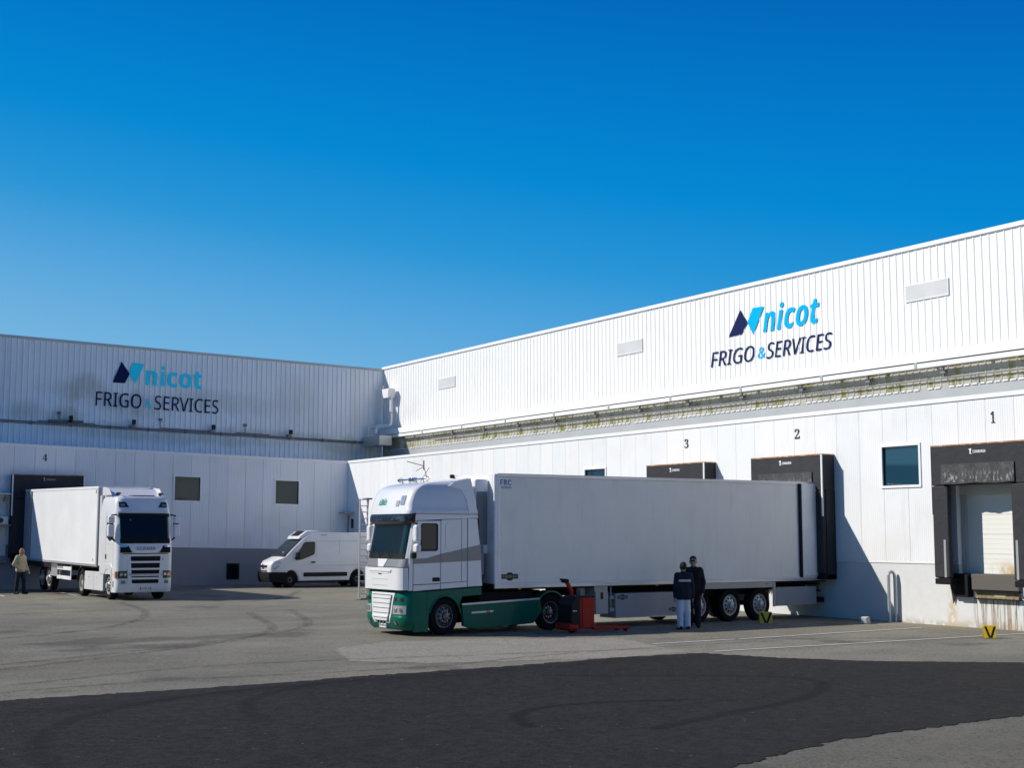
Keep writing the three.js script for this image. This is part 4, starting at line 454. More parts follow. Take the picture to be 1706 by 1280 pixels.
  for (const s of [1, -1]) { M('wheel_valance', [flip(box(2.8, 0.17, 0.03, 10.83, 1.02, HW - 0.02, 0.008), s)], PA.cream, t); for (const l of [9.47, 10.62, 11.76]) wheel(t, l, 0.47, s * (HW - 0.06), s, 0.47, 'trailer'); M('valance_stay', [flip(bx(12.26, 12.36, 0.38, 1.1, HW - 0.06, HW - 0.03), s)], PA.cream, t); M('rear_side_guard', [flip(box(1.64, 0.54, 0.05, 13.2, 0.66, HW - 0.06, 0.012), s)], PA.boxGrey, t); for (const l of [9.6, 12.0]) M('side_marker', [flip(box(0.09, 0.04, 0.02, l, 1.04, HW, 0.008), s)], PA.amber, t); M('axle_skirt', [flip(bx(9.0, 12.3, 0.75, 1.1, 0.5, HW - 0.4), s)], MT.black, t); }
  M('axles', [9.47, 10.62, 11.76].map((l) => cyl(0.07, 0.07, 1.9, l, 0.47, 0, 'z', 10)), PA.chassis, t);
  const dl = M('folded_door', [box(0.84, 2.72, 0.05, 13.83, 2.6, HW + 0.03, 0.015)], PA.boxWhite, t); M('door_seal', [box(0.1, 2.76, 0.06, 13.36, 2.58, HW + 0.03, 0.02)], MT.black, dl); M('lock_rod', [rod([14.06, 1.3, HW + 0.075], [14.06, 3.9, HW + 0.075], 0.016)], PA.alu, dl);
  M('rear_bumper', [bx(14.2, 14.4, 0.45, 0.6, -0.95, 0.95)], PA.chassis, t);
}
// ---- white tractor unit on the left
{
  const HW = 1.08, t = thing('truck_tractor', 'all white tractor unit with black grille openings, facing the yard on the left', 'truck', [14.47 + HW, 0, -51.7], Math.PI / 2 + 0.02);
  const C = cabForm({ l0: lerpTab([[0.3, 0.06], [0.5, 0], [1.9, 0.02], [2.15, 0.06], [3.2, 0.3], [3.35, 0.36], [3.8, 0.5], [3.9, 0.62]]), l1: () => 2.25, w: lerpTab([[0.3, HW], [3.2, HW], [3.6, HW - 0.04], [3.85, HW - 0.1], [3.9, HW - 0.2]]), r: () => 0.26, cr: 0.85, bow: 0.05 });
  M('cab', [C.loft([0.96, 1.3, 1.8, 2.1, 2.4, 2.8, 3.2, 3.4, 3.6, 3.75, 3.82, 3.87, 3.9])], PA.white, t, 0.5);
  const B = cabForm({ l0: lerpTab([[0.3, 0.05], [0.4, 0], [1.0, 0]]), l1: () => 0.66, w: () => HW, r: () => 0.26, cr: 0.85, bow: 0.05 }); M('bumper', [B.loft([0.3, 0.36, 0.5, 0.7, 0.95])], PA.white, t, 0.5);
  M('windscreen', [C.front(2.2, 3.2, -0.93, 0.93, 0.004, 0.012, 30, 8)], PA.glassDark, t); M('screen_header', [C.front(3.12, 3.25, -0.97, 0.97, 0.016, 0.03, 30, 3)], MT.black, t); M('screen_base', [C.front(2.12, 2.3, (y) => -0.95, (y) => 0.95, 0.014, 0.012, 30, 3)], MT.black, t); M('wiper', [rod([C.F(2.25, 0.2) - 0.05, 2.25, 0.2], [C.F(2.36, -0.5) - 0.05, 2.34, -0.5], 0.012)], MT.black, t); M('screen_camera', [box(0.05, 0.05, 0.05, C.F(3.0, -0.55) - 0.03, 3.0, -0.55, 0.01)], PA.plasticGrey, t);
  M('roof_ridge', [C.front(3.3, 3.38, -1.0, 1.0, 0.0, 0.05, 30, 3)], PA.white, t);
  const gz = (y, k) => k * mix(0.5, 0.57, clamp((y - 0.6) / 1.05)); const gr = part('grille', t); M('grille_panel', [C.front(1.02, 1.7, -0.66, 0.66, 0.004, 0.02, 24, 4), B.front(0.56, 0.94, -0.66, 0.66, 0.004, 0.02, 24, 4)], PA.white, gr);
  for (const [a, b, F] of [[1.46, 1.64, C], [1.2, 1.385, C], [0.985, 1.13, C], [0.855, 0.9, B], [0.63, 0.775, B]]) M('grille_opening', [F.front(a, b, (y) => gz(y, -1), (y) => gz(y, 1), 0.024, 0.004, 18, 3)], MT.black, gr);
  M('bonnet', [C.front(1.76, 2.1, (y) => -mix(0.44, 0.9, clamp((y - 1.78) / 0.3)), (y) => mix(0.44, 0.9, clamp((y - 1.78) / 0.3)), 0.006, 0.04, 24, 5)], PA.white, t); M('bonnet_seam', [C.front(1.72, 1.75, -0.85, 0.85, 0.0, 0.008, 20, 2)], MT.dark, t);
  M('badge', [at(text('SCANIA', fontBold, 0.74, 0.13, 0.006), -0.37, 1.86, 0).rotateY(-Math.PI / 2).translate(C.F(1.9, 0) - 0.054, 0, 0)], PA.boxGrey, t); M('badge', [at(text('G', fontBold, 0.07, 0.09, 0.005), 0, 0, 0).rotateY(-Math.PI / 2).translate(C.F(1.5, 0.6) - 0.028, 1.5, 0.61)], MT.grey, t);
  plateOn(t, 'FJ 445 YF', B.F(0.44, 0) - 0.012, 0.44, 0.02, null, 0.44);
  // roof: air deflector, side wings, horns
  M('roof_deflector', [ext([[0, 0], [0.72, 0.36], [0.8, 0.36], [0.8, 0]], -0.95, 1.9, 0.02).translate(1.3, 3.86, 0)], PA.white, t); M('sun_roof', [box(0.55, 0.05, 0.85, 1.0, 3.915, 0.1, 0.02)], PA.glassDark, t);
  for (const s of [1, -1]) {
    const zz = (a, b) => s > 0 ? [a, b] : [-b, -a];
    M('deflector_wing', [sideP([[1.2, 3.94], [1.55, 4.22], [2.3, 4.28], [2.3, 3.94]], s, HW - 0.12, 0.06, 0.02)], PA.white, t); M('cab_side_fairing', [sideP([[2.26, 1.25], [2.5, 1.25], [2.46, 3.95], [2.26, 3.95]], s, HW - 0.08, 0.06, 0.015)], PA.white, t);
    const ul = part('upper_lamp', t); M('lamp_glass', [C.front(3.47, 3.68, (y) => s > 0 ? mix(0.56, 0.68, clamp((y - 3.47) / 0.21)) : -0.93, (y) => s > 0 ? 0.93 : -mix(0.56, 0.68, clamp((y - 3.47) / 0.21)), 0.002, 0.016, 8, 4)], PA.lensDark, ul); M('lamp_reflector', [C.front(3.52, 3.6, ...zz(0.72, 0.86), 0.018, 0.008, 4, 2)], PA.plasticGrey, ul);
    const cu = part('side_lamp_panel', t); M('panel_black', [C.front(1.77, 2.03, (y) => s > 0 ? mix(0.52, 0.66, clamp((y - 1.77) / 0.26)) : -0.96, (y) => s > 0 ? 0.96 : -mix(0.52, 0.66, clamp((y - 1.77) / 0.26)), 0.046, 0.008, 8, 4)], MT.black, cu); M('panel_chrome', [C.front(1.98, 2.06, ...zz(0.72, 0.95), 0.05, 0.01, 6, 2)], PA.lens, cu);
    const hl = part('headlight', t); M('lamp_glass', [B.front(0.82, 0.955, ...zz(0.68, 1.0), 0.002, 0.014, 8, 3), C.front(0.965, 1.1, ...zz(0.68, 1.0), 0.002, 0.014, 8, 3)], PA.lensDark, hl); M('lamp_bulb', [0.76, 0.9].map((z) => cyl(0.05, 0.05, 0.02, B.F(0.95, z) - 0.016, 0.96, s * z, 'x', 12)), PA.chrome, hl); M('indicator', [flip(bx(0.13, 0.24, 0.84, 1.08, HW - 0.06, HW + 0.004), s)], PA.amber, hl); M('fog_light', [B.front(0.62, 0.74, ...zz(0.74, 0.9), 0.002, 0.008, 5, 2)], PA.plasticGrey, hl);
    const dr = part('door', t); M('door_gap', [flip(bx(0.52, 0.53, 1.2, 3.15, HW, HW + 0.003), s), flip(bx(1.5, 1.51, 1.3, 3.3, HW, HW + 0.003), s), flip(bx(0.52, 1.51, 2.08, 2.09, HW, HW + 0.003), s)], MT.grey, dr); M('side_window', [sideP([[0.5, 2.3], [0.62, 3.1], [1.4, 3.14], [1.4, 2.36], [1.0, 2.2]], s, HW - 0.004, 0.012, 0)], PA.glassDark, dr); M('door_handle', [flip(box(0.1, 0.18, 0.03, 1.42, 1.62, HW + 0.01, 0.02), s)], PA.plastic, dr);
    const mi = part('mirror', t); M('arm', [flip(rod([0.42, 3.2, HW - 0.05], [0.34, 3.16, HW + 0.16], 0.03), s), flip(rod([0.4, 2.2, HW - 0.02], [0.34, 2.34, HW + 0.14], 0.035), s)], PA.plastic, mi); M('housing', [flip(box(0.2, 0.26, 0.24, 0.3, 3.0, HW + 0.18, 0.05), s), flip(box(0.2, 0.46, 0.24, 0.3, 2.6, HW + 0.18, 0.05), s)], PA.boxWhite, mi); M('mirror_glass', [flip(box(0.02, 0.72, 0.2, 0.405, 2.75, HW + 0.18), s)], PA.plastic, mi);
    M('arch_panel', [sideP((() => { const S = new THREE.Shape(); S.moveTo(0.62, 0.32); S.lineTo(0.62, 1.2); S.lineTo(0.8, 1.36); S.lineTo(1.5, 1.36); S.lineTo(1.72, 1.1); S.lineTo(1.72, 0.95); S.absellipse(1.17, 0.52, 0.53, 0.62, 0.75, Math.PI * 0.9, false); S.lineTo(0.66, 0.32); return S; })(), s, HW - 0.14, 0.16, 0.02)], PA.white, t);
    M('step_recess', [flip(bx(0.34, 0.5, 0.5, 0.72, HW - 0.01, HW + 0.004), s)], PA.plasticGrey, t);
    wheel(t, 1.17, 0.53, s * (HW - 0.05), s, 0.53, 'steer'); wheel(t, 4.82, 0.53, s * (HW - 0.04), s, 0.53, 'drive');
    M('side_tank_cover', [sideP([[1.8, 0.3], [1.8, 1.02], [4.28, 1.02], [4.36, 0.3]], s, HW - 0.3, 0.28, 0.03)], PA.white, t); M('cover_button', [flip(cyl(0.025, 0.025, 0.01, 2.6, 0.8, HW - 0.015, 'z', 8), s), flip(cyl(0.025, 0.025, 0.01, 3.7, 0.8, HW - 0.015, 'z', 8), s)], MT.grey, t); M('cover_seam', [flip(bx(3.0, 3.01, 0.32, 1.0, HW - 0.019, HW - 0.016), s)], MT.grey, t);
    M('rear_mudguard', [flip(arcBand(4.82, 0.53, 0.59, 0.63, 0.1, 3.0, HW - 0.42, 0.4), s)], PA.plastic, t);
    const hn = part('roof_horn', t); M('horn', [cyl(0.03, 0.06, 0.3, 0.85, 4.0, s * 0.82, 'x'), box(0.1, 0.12, 0.12, 1.02, 3.99, s * 0.82, 0.03)], MT.black, hn);
  }
  chassis(t, 0.7, 5.5, 0.6); M('wheel_well', [bx(0.66, 1.75, 0.98, 1.1, -1.0, 1.0), bx(0.58, 0.66, 0.3, 1.0, -1.0, 1.0), bx(0.7, 4.3, 0.36, 0.6, -0.7, 0.7)], MT.black, t); M('fifth_wheel', [box(0.7, 0.12, 0.7, 4.6, 1.02, 0, 0.04)], PA.chassis, t); M('cab_rear_gear', [bx(2.26, 2.6, 1.2, 2.4, -0.7, 0.7, 0.04)], PA.chassis, t);
}
// ---- white refrigerated semi-trailer in dock four
{
  const HW = 1.06, a = new THREE.Vector3(13.8 - 14.42, 0, -10.2).normalize(), yaw = Math.atan2(-a.z, a.x), t = thing('semi_trailer', 'plain white refrigerated semi-trailer backed into the dock under numeral four', 'trailer', [14.42 + Math.sin(yaw) * HW, 0, -54.35 + Math.cos(yaw) * HW], yaw);
  t.rotation.z = 0.012; const l1 = 10.5;
  M('box_body', [bx(0.02, l1, 1.3, 4.28, -HW + 0.012, HW - 0.012)], PA.boxWhite, t); M('roof', [bx(0, l1, 4.28, 4.31, -HW, HW, 0.01)], PA.boxWhite, t);
  for (const s of [1, -1]) { M('roof_rail', [flip(box(l1 - 0.1, 0.1, 0.035, l1 / 2 + 0.05, 4.27, HW - 0.012, 0.012), s)], PA.boxWhite, t); M('side_rail', [flip(bx(0, l1, 1.2, 1.3, HW - 0.05, HW + 0.012, 0.012), s)], PA.alu, t); M('front_corner_post', [flip(box(0.16, 3.0, 0.1, 0.07, 2.78, HW - 0.04, 0.04), s)], PA.boxGrey, t); M('rail_hook', [flip(box(0.05, 0.14, 0.02, 0.3, 4.12, HW, 0.01), s)], MT.grey, t); M('recessed_button', [flip(cyl(0.05, 0.05, 0.012, 0.5, 1.46, HW - 0.01, 'z', 14), s)], MT.grey, t);
    for (const l of [6.15, 7.1]) wheel(t, l, 0.53, s * (HW - 0.03), s, 0.53, 'trailer'); M('chassis_side', [flip(bx(4.2, l1, 1.0, 1.19, HW - 0.14, HW - 0.02), s)], PA.plastic, t); M('tool_box', [flip(box(0.85, 0.66, 0.4, 5.42, 0.98, HW - 0.22, 0.02), s)], PA.boxGrey, t);
    const gd = part('side_guard', t); for (const y of [1.02, 0.64]) M('guard_rail', [flip(box(1.85, 0.15, 0.04, 4.1, y, HW - 0.04, 0.012), s)], PA.boxWhite, gd); for (const l of [3.3, 4.75]) M('guard_post', [flip(bx(l, l + 0.07, 0.58, 1.26, HW - 0.1, HW - 0.06), s)], PA.alu, gd); M('guard_end', [flip(box(0.08, 0.54, 0.04, 3.2, 0.83, HW - 0.04, 0.012), s)], PA.boxWhite, gd); for (const l of [1.9, 5.6]) M('side_marker', [flip(box(0.08, 0.04, 0.02, l, 1.16, HW, 0.008), s)], PA.amber, t); }
  M('front_wall', [bx(0, 0.03, 1.3, 4.28, -HW + 0.1, HW - 0.1)], PA.boxWhite, t); M('floor', [bx(0, l1, 1.14, 1.29, -HW + 0.05, HW - 0.05)], PA.chassis, t); chassis(t, 0.8, l1, 0.9); M('axles', [6.15, 7.1].map((l) => cyl(0.07, 0.07, 1.9, l, 0.53, 0, 'z', 10)), PA.chassis, t); M('landing_leg', [bx(2.6, 2.74, 0.25, 1.15, 0.6, 0.74)], PA.chassis, t); M('landing_leg', [bx(2.6, 2.74, 0.25, 1.15, -0.74, -0.6)], PA.chassis, t); M('cooling_unit', [box(0.4, 1.8, 1.7, -0.22, 3.1, 0, 0.06)], PA.boxWhite, t);
  M('folded_door', [flip(box(0.9, 2.9, 0.05, 9.4, 2.8, HW + 0.03, 0.015), -1)], PA.boxGrey, t);
}
// ---- white panel van in the corner
{
  const HW = 0.89, t = thing('delivery_van', 'white refrigerated panel van with roof cooling unit in the corner behind the ladder', 'van', [23.78, 0, -59.9 - HW], 0);
  const prof = [[0.12, 0.3], [0.02, 0.5], [0.0, 0.88], [0.03, 1.08], [0.14, 1.22], [0.7, 1.43], [1.08, 1.78], [1.56, 2.2], [1.74, 2.34], [1.98, 2.46], [2.3, 2.52], [5.1, 2.52], [5.25, 2.46], [5.32, 2.2], [5.34, 0.4], [5.3, 0.3]];
  const shape = (v) => { const k = clamp((1.25 - v.x) / 1.25), w = 1 - 0.2 * k * k * k - 0.05 * k; const tum = 1 - 0.075 * smooth(1.1, 2.55, v.y); v.z *= w * tum; v.x += 0.17 * (v.z / HW) ** 2 * k * (v.y < 1.5 ? 1 : 0.6); };
  const fine = (g, s) => g; void fine;
  const body = (pts, z0, z1, bev = 0.06) => { // profile lofted across in strips so that it can bend
    const S = shp(pts), e = new THREE.ExtrudeGeometry(S, { depth: z1 - z0 - 2 * bev, steps: 8, bevelEnabled: true, bevelThickness: bev, bevelSize: bev, bevelOffset: -bev, bevelSegments: 3 }); e.translate(0, 0, z0 + bev); return warp(clean(e), shape); };
  // arches cut into the profile
  const S2 = []; for (const p of prof) S2.push(p); const arch = (cx, r) => { const a = []; for (let i = 0; i <= 14; i++) { const q = i / 14 * Math.PI; a.push([cx + r * 0.9 * Math.cos(q), 0.3 + r * Math.sin(q) * 1.15]); } return a; };
  const pts = [...S2, ...arch(4.36, 0.44), ...arch(1.0, 0.44)]; const bodyM = M('body', [body(pts, -HW, HW)], PA.white, t, 0.55);
  const onSide = (pts2, s, off, th = 0.012, hole) => { const S = Array.isArray(pts2) ? shp(pts2) : pts2; const g = clean(new THREE.ExtrudeGeometry(S, { depth: th, bevelEnabled: false, curveSegments: 8 }).translate(0, 0, HW + off)); warp(g, shape); return flip(g, s); };
  for (const s of [1, -1]) {
    const dr = part('door', t); M('door_window', [onSide((() => { const q = new THREE.Shape(); q.moveTo(1.18, 1.34); q.lineTo(1.62, 2.02); q.quadraticCurveTo(1.68, 2.1, 1.78, 2.1); q.lineTo(2.12, 2.11); q.quadraticCurveTo(2.2, 2.11, 2.2, 2.02); q.lineTo(2.18, 1.62); q.quadraticCurveTo(2.17, 1.52, 2.06, 1.48); q.lineTo(1.5, 1.28); q.lineTo(1.24, 1.26); return q; })(), s, -0.004, 0.016)], PA.glassDark, dr); M('door_handle', [onSide(rrect(2.0, 2.2, 1.13, 1.19, 0.02), s, 0, 0.03)], PA.plastic, dr);
    M('door_gap', [onSide([[2.25, 0.36], [2.262, 0.36], [2.262, 2.14], [2.25, 2.14]], s, 0.0, 0.003), onSide([[1.7, 2.14], [2.26, 2.14], [2.26, 2.152], [1.7, 2.152]], s, 0, 0.003)], MT.grey, dr);
    M('panel_seam', [onSide([[2.3, 2.12], [5.2, 2.12], [5.2, 2.135], [2.3, 2.135]], s, 0, 0.006), onSide([[2.3, 1.0], [5.2, 1.0], [5.2, 1.012], [2.3, 1.012]], s, 0, 0.006), onSide([[3.42, 0.4], [3.432, 0.4], [3.432, 2.2], [3.42, 2.2]], s, 0, 0.003)], PA.boxGrey, t);
    M('rub_strip', [onSide(rrect(1.62, 3.82, 0.5, 0.69, 0.05), s, 0.0, 0.03)], PA.plastic, t); wheel(t, 1.0, 0.36, s * (HW - 0.1), s, 0.36, 'small', true); wheel(t, 4.36, 0.36, s * (HW - 0.06), s, 0.36, 'small', true);
    const mi = part('mirror', t); M('mirror_housing', [flip(box(0.16, 0.34, 0.2, 1.32, 1.46, HW + 0.06, 0.05), s)], PA.plastic, mi); M('mirror_arm', [flip(rod([1.36, 1.34, HW - 0.08], [1.32, 1.36, HW + 0.04], 0.04), s)], PA.plastic, mi);
    const hl = part('headlight', t); M('lamp_glass', [warp(clean(new THREE.SphereGeometry(1, 14, 10).scale(0.25, 0.12, 0.14).rotateZ(0.8).translate(0.27, 1.02, s * 0.83)), shape)], PA.lens, hl);
  }
  M('windscreen', [warp(clean(ext([[0.72, 1.45], [1.08, 1.8], [1.52, 2.17], [1.5, 2.2], [1.06, 1.83], [0.7, 1.48]], -0.8, 1.6).translate(-0.012, 0.012, 0)), shape)], PA.glass, t); M('dash_paper', [box(0.12, 0.02, 0.2, 0.86, 1.62, 0.4).rotateZ(0)], PA.boxWhite, t);
  M('scuttle', [warp(clean(ext([[0.66, 1.39], [0.76, 1.47], [0.72, 1.5], [0.62, 1.42]], -0.82, 1.64)), shape)], PA.plastic, t);
  M('front_bumper', [warp(clean(new THREE.BoxGeometry(0.74, 0.46, 1.86, 8, 3, 16).translate(0.29, 0.49, 0)), (v) => { shape(v); v.x -= 0.03; v.x += 0.06 * clamp((0.45 - v.y) / 0.2) + 0.05 * (v.z / HW) ** 6; })], MT.black, t, 0.5); const gr = part('grille', t); M('grille_back', [warp(clean(new THREE.BoxGeometry(0.05, 0.3, 1.0, 1, 1, 8).translate(0.03, 0.88, 0)), shape)], PA.plastic, gr); for (const y of [0.78, 0.86, 0.94, 1.01]) M('grille_bar', [warp(clean(new THREE.BoxGeometry(0.03, 0.02, 0.96, 1, 1, 8).translate(0.0, y, 0)), shape)], PA.chrome, gr); M('grille_frame', [warp(clean(new THREE.BoxGeometry(0.03, 0.4, 0.05).translate(0.0, 0.87, -0.5)), shape)], PA.chrome, gr); M('emblem', [box(0.03, 0.2, 0.14, -0.02, 0.98, 0, 0.02)], PA.chrome, gr);
  plateOn(t, 'FR 682 KP', -0.01, 0.52, -0.05, null, 0.4);
  const cu = part('roof_cooling_unit', t); M('unit_shell', [warp(clean(ext([[1.42, 2.24], [1.5, 2.36], [1.82, 2.58], [2.3, 2.64], [2.5, 2.58], [2.2, 2.5], [1.8, 2.38], [1.62, 2.26]], -0.72, 1.44, 0.02)), () => {})], PA.white, cu, 0.5); M('unit_grille', [box(0.34, 0.02, 0.9, 1.68, 2.49, 0, 0.005).rotateZ(0)].map((g) => warp(g, (v) => { v.y += (v.x - 1.68) * 0.66; })), MT.black, cu);
  M('underbody', [bx(0.6, 5.2, 0.22, 0.4, -0.75, 0.75)], MT.black, t); M('arch_liner', [bx(0.6, 1.4, 0.4, 0.8, -0.78, 0.78), bx(3.96, 4.76, 0.4, 0.8, -0.8, 0.8)], MT.black, t); M('roof_marker', [bx(2.5, 2.8, 2.4, 2.42, HW - 0.07, HW - 0.05)], MT.dark, t);
}

// ---------------------------------------------------------------- people
function field(prims, cell, k = 0.025, cut) { // smooth union of tapered capsules [a, b, ra, rb, squash z], meshed
  const P = prims.map(([a, b, ra, rb = ra, sz = 1]) => ({ a, b, ra, rb, sz, d: [b[0] - a[0], b[1] - a[1], (b[2] - a[2])] })); const lo = [1e9, 1e9, 1e9], hi = [-1e9, -1e9, -1e9];
  for (const p of P) for (let i = 0; i < 3; i++) { const r = Math.max(p.ra, p.rb) + 3 * cell; lo[i] = Math.min(lo[i], p.a[i] - r, p.b[i] - r); hi[i] = Math.max(hi[i], p.a[i] + r, p.b[i] + r); }
  const side = Math.max(hi[0] - lo[0], hi[1] - lo[1], hi[2] - lo[2]) + 2 * cell, n = Math.ceil(side / cell), c = [0, 1, 2].map((i) => (lo[i] + hi[i]) / 2), mc = new MarchingCubes(n, MT.dark, false, false, 60000), F = mc.field; mc.isolation = 0; F.fill(-1);
  const h = side / 2, idx = (v, i) => Math.floor(((v - c[i]) / h + 1) * n / 2), i0 = [0, 1, 2].map((i) => Math.max(0, idx(lo[i], i))), i1 = [0, 1, 2].map((i) => Math.min(n - 1, idx(hi[i], i) + 1));
  for (let z = i0[2]; z <= i1[2]; z++) for (let y = i0[1]; y <= i1[1]; y++) for (let x = i0[0]; x <= i1[0]; x++) {
    const px = c[0] + (x * 2 / n - 1) * h, py = c[1] + (y * 2 / n - 1) * h, pz = c[2] + (z * 2 / n - 1) * h; let d = 1e9;
    for (const p of P) { const ax = px - p.a[0], ay = py - p.a[1], az = (pz - p.a[2]), dd = p.d, t = clamp((ax * dd[0] + ay * dd[1] + az * dd[2]) / (dd[0] ** 2 + dd[1] ** 2 + dd[2] ** 2 + 1e-9)), q = Math.hypot(ax - t * dd[0], ay - t * dd[1], (az - t * dd[2]) / p.sz) - mix(p.ra, p.rb, t); if (q > d + k) continue; const hh = Math.max(k - Math.abs(d - q), 0) / k; d = Math.min(d, q) - hh * hh * k * 0.25; }
    if (cut) d = Math.max(d, cut(px, py, pz)); F[x + y * n + z * n * n] = -d;
  }
  mc.update(); const m = mc.count, pos = new Float32Array(m * 3), nor = new Float32Array(m * 3); for (let i = 0; i < m; i++) for (let q = 0; q < 3; q++) { pos[i * 3 + q] = c[q] + mc.positionArray[i * 3 + q] * h; nor[i * 3 + q] = mc.normalArray[i * 3 + q]; }
  const g = new THREE.BufferGeometry(); g.setAttribute('position', new THREE.BufferAttribute(pos, 3)); g.setAttribute('normal', new THREE.BufferAttribute(nor, 3)); return clean(g);
}
function hand(wr, el, s) { // a relaxed hand hanging on from the forearm, fingers slightly curled
  const d = V(...wr).sub(V(...el)).normalize(), side = V(0, 0, 1), out = V(s, 0, 0), at2 = (a, f, o) => [wr[0] + d.x * a + side.x * f + out.x * o, wr[1] + d.y * a + side.y * f + out.y * o, wr[2] + d.z * a + side.z * f + out.z * o];
  const pr = [[at2(0, 0, 0), at2(0.03, 0, 0), 0.024, 0.026], [at2(0.03, -0.02, 0), at2(0.08, -0.025, 0), 0.016, 0.016], [at2(0.03, 0.0, 0), at2(0.085, 0.0, 0), 0.017, 0.016], [at2(0.03, 0.02, 0), at2(0.08, 0.025, 0), 0.016, 0.015]];
  [[0.03, 0.066], [0.01, 0.076], [-0.01, 0.07], [-0.03, 0.055]].forEach(([f, l]) => { pr.push([at2(0.085, f, 0), at2(0.085 + l * 0.5, f * 1.05, -s * 0.004 * s), 0.0092, 0.0088]); pr.push([at2(0.085 + l * 0.5, f * 1.05, 0), at2(0.085 + l * 0.95, f * 1.05, -0.018), 0.0088, 0.0075]); });
  pr.push([at2(0.03, 0.03, 0), at2(0.06, 0.052, -0.008), 0.012, 0.011], [at2(0.06, 0.052, -0.008), at2(0.092, 0.056, -0.014), 0.0105, 0.009]);
  return field(pr, 0.005, 0.006);
}
const SKIN = std([0.42, 0.24, 0.16], 0.6);
function person(label, pos, yaw, H, o) {
  const t = thing('person', label, 'person', pos, yaw), k = H / 1.75; t.scale.set(k * 0.92, k, k * 0.92);
  const hd = [0, 1.635 - o.nod * 0.02, 0.01 + o.nod * 0.05], f = o.nod * 0.04, sh = o.sh || 0.19, hip = 0.93, ft = o.feet, an = (s) => [s * ft + 0.0, 0.085, s * (o.stride || 0) * 0.5], kn = (s) => [s * (ft * 0.5 + 0.05), 0.5, 0.02 + s * (o.stride || 0) * 0.3], hp = (s) => [s * 0.09, hip, 0];
  const S = (s) => [s * sh, 1.42, -0.01], E2 = (s) => s > 0 ? o.elR : o.elL, W = (s) => s > 0 ? o.wrR : o.wrL, both = (fn) => [1, -1].flatMap(fn);
  const head = [[[0, hd[1] + 0.02, hd[2] - 0.01], [0, hd[1] + 0.05, hd[2] - 0.02], 0.094, 0.092], [[0, hd[1] - 0.05, hd[2] + 0.025], [0, hd[1], hd[2] + 0.03], 0.07, 0.078], [[0, hd[1] - 0.09, hd[2] + 0.05], [0, hd[1] - 0.085, hd[2] + 0.06], 0.034, 0.03], [[0, hd[1] + 0.02, hd[2] + 0.1], [0, hd[1] - 0.02, hd[2] + 0.122], 0.012, 0.018], ...both((s) => [[[s * 0.088, hd[1] + 0.02, hd[2] - 0.01], [s * 0.09, hd[1] - 0.02, hd[2]], 0.018, 0.014, 1.2]]), [[0, 1.44, -0.01], [0, hd[1] - 0.06, hd[2] - 0.01], 0.062, 0.056]];
  const torso = (g) => [[[-0.1, 1.3, 0], [0.1, 1.3, 0], 0.125 + g, 0.125 + g, 0.9], [[-0.13, 1.4, -0.01], [0.13, 1.4, -0.01], 0.075 + g, 0.075 + g], [[-0.07, 1.08, 0], [0.07, 1.08, 0], 0.12 + g, 0.12 + g, 0.92], [[-0.07, 0.95, -0.01], [0.07, 0.95, -0.01], 0.115 + g, 0.115 + g]];
  const arms = (g) => both((s) => [[S(s), E2(s), 0.055 + g, 0.044 + g], [E2(s), W(s), 0.042 + g, 0.03 + g]]), legs = (g) => both((s) => [[hp(s), kn(s), 0.088 + g, 0.058 + g], [kn(s), an(s), 0.056 + g, 0.04 + g]]), feet = (g) => both((s) => [[[an(s)[0], 0.05, an(s)[2] - 0.04], [an(s)[0] + s * 0.02, 0.035, an(s)[2] + 0.15], 0.045 + g, 0.034 + g]]);
  const hands = o.pocket ? [hand(W(1), E2(1), 1)] : [hand(W(1), E2(1), 1), hand(W(-1), E2(-1), -1)];
  M('body', [field([...head, ...torso(0), ...arms(0), ...legs(0), ...feet(0)], 0.017), ...hands], SKIN, t);
  M('jacket', [field([...torso(0.028), ...both((s) => [[S(s), E2(s), 0.082, 0.07], [E2(s), W(s), 0.068, 0.05]]), [[-0.08, o.hem + 0.06, 0], [0.08, o.hem + 0.06, 0], 0.135, 0.135], [[0, 1.44, -0.01], [0, 1.5, 0.0], 0.075, 0.07]], 0.016, 0.05, (x, y) => Math.max(o.hem - y, y - 1.53))], o.jacket, t);
  M('trousers', [field([[[-0.06, 0.95, 0], [0.06, 0.95, 0], 0.125, 0.125], ...both((s) => [[hp(s), kn(s), 0.105, 0.08 + o.wide], [kn(s), [an(s)[0], 0.06, an(s)[2]], 0.078 + o.wide, 0.068 + o.wide]])], 0.016, 0.03, (x, y) => 0.045 - y)], o.trousers, t);
  for (const s of [1, -1]) M('shoe', [field([[[an(s)[0], 0.052, an(s)[2] - 0.045], [an(s)[0] + s * 0.02, 0.042, an(s)[2] + 0.16], 0.055, 0.045]], 0.012, 0.02, (x, y) => 0.004 - y)], o.shoes || MT.black, t);
  M('hair', [field([[[0, hd[1] + 0.035, hd[2] - 0.025], [0, hd[1] + 0.06, hd[2] - 0.02], 0.1, 0.096], ...(o.longHair ? [[[0, hd[1] + 0.0, hd[2] - 0.05], [0, hd[1] - 0.1, hd[2] - 0.05], 0.09, 0.07]] : [])], 0.01, 0.02, (x, y, z) => Math.max(z - hd[2] - 0.045 - 0.5 * (y - hd[1] - 0.04), (o.longHair ? -9 : hd[1] - 0.075 - y)))], o.hair, t);
  for (const s of [1, -1]) M('eye', [cyl(0.011, 0.011, 0.01, s * 0.034, hd[1] + 0.028, hd[2] + 0.101, 'z', 8)], MT.black, t); M('mouth', [box(0.05, 0.008, 0.006, 0, hd[1] - 0.06, hd[2] + 0.1)], std([0.2, 0.07, 0.06], 0.6), t);
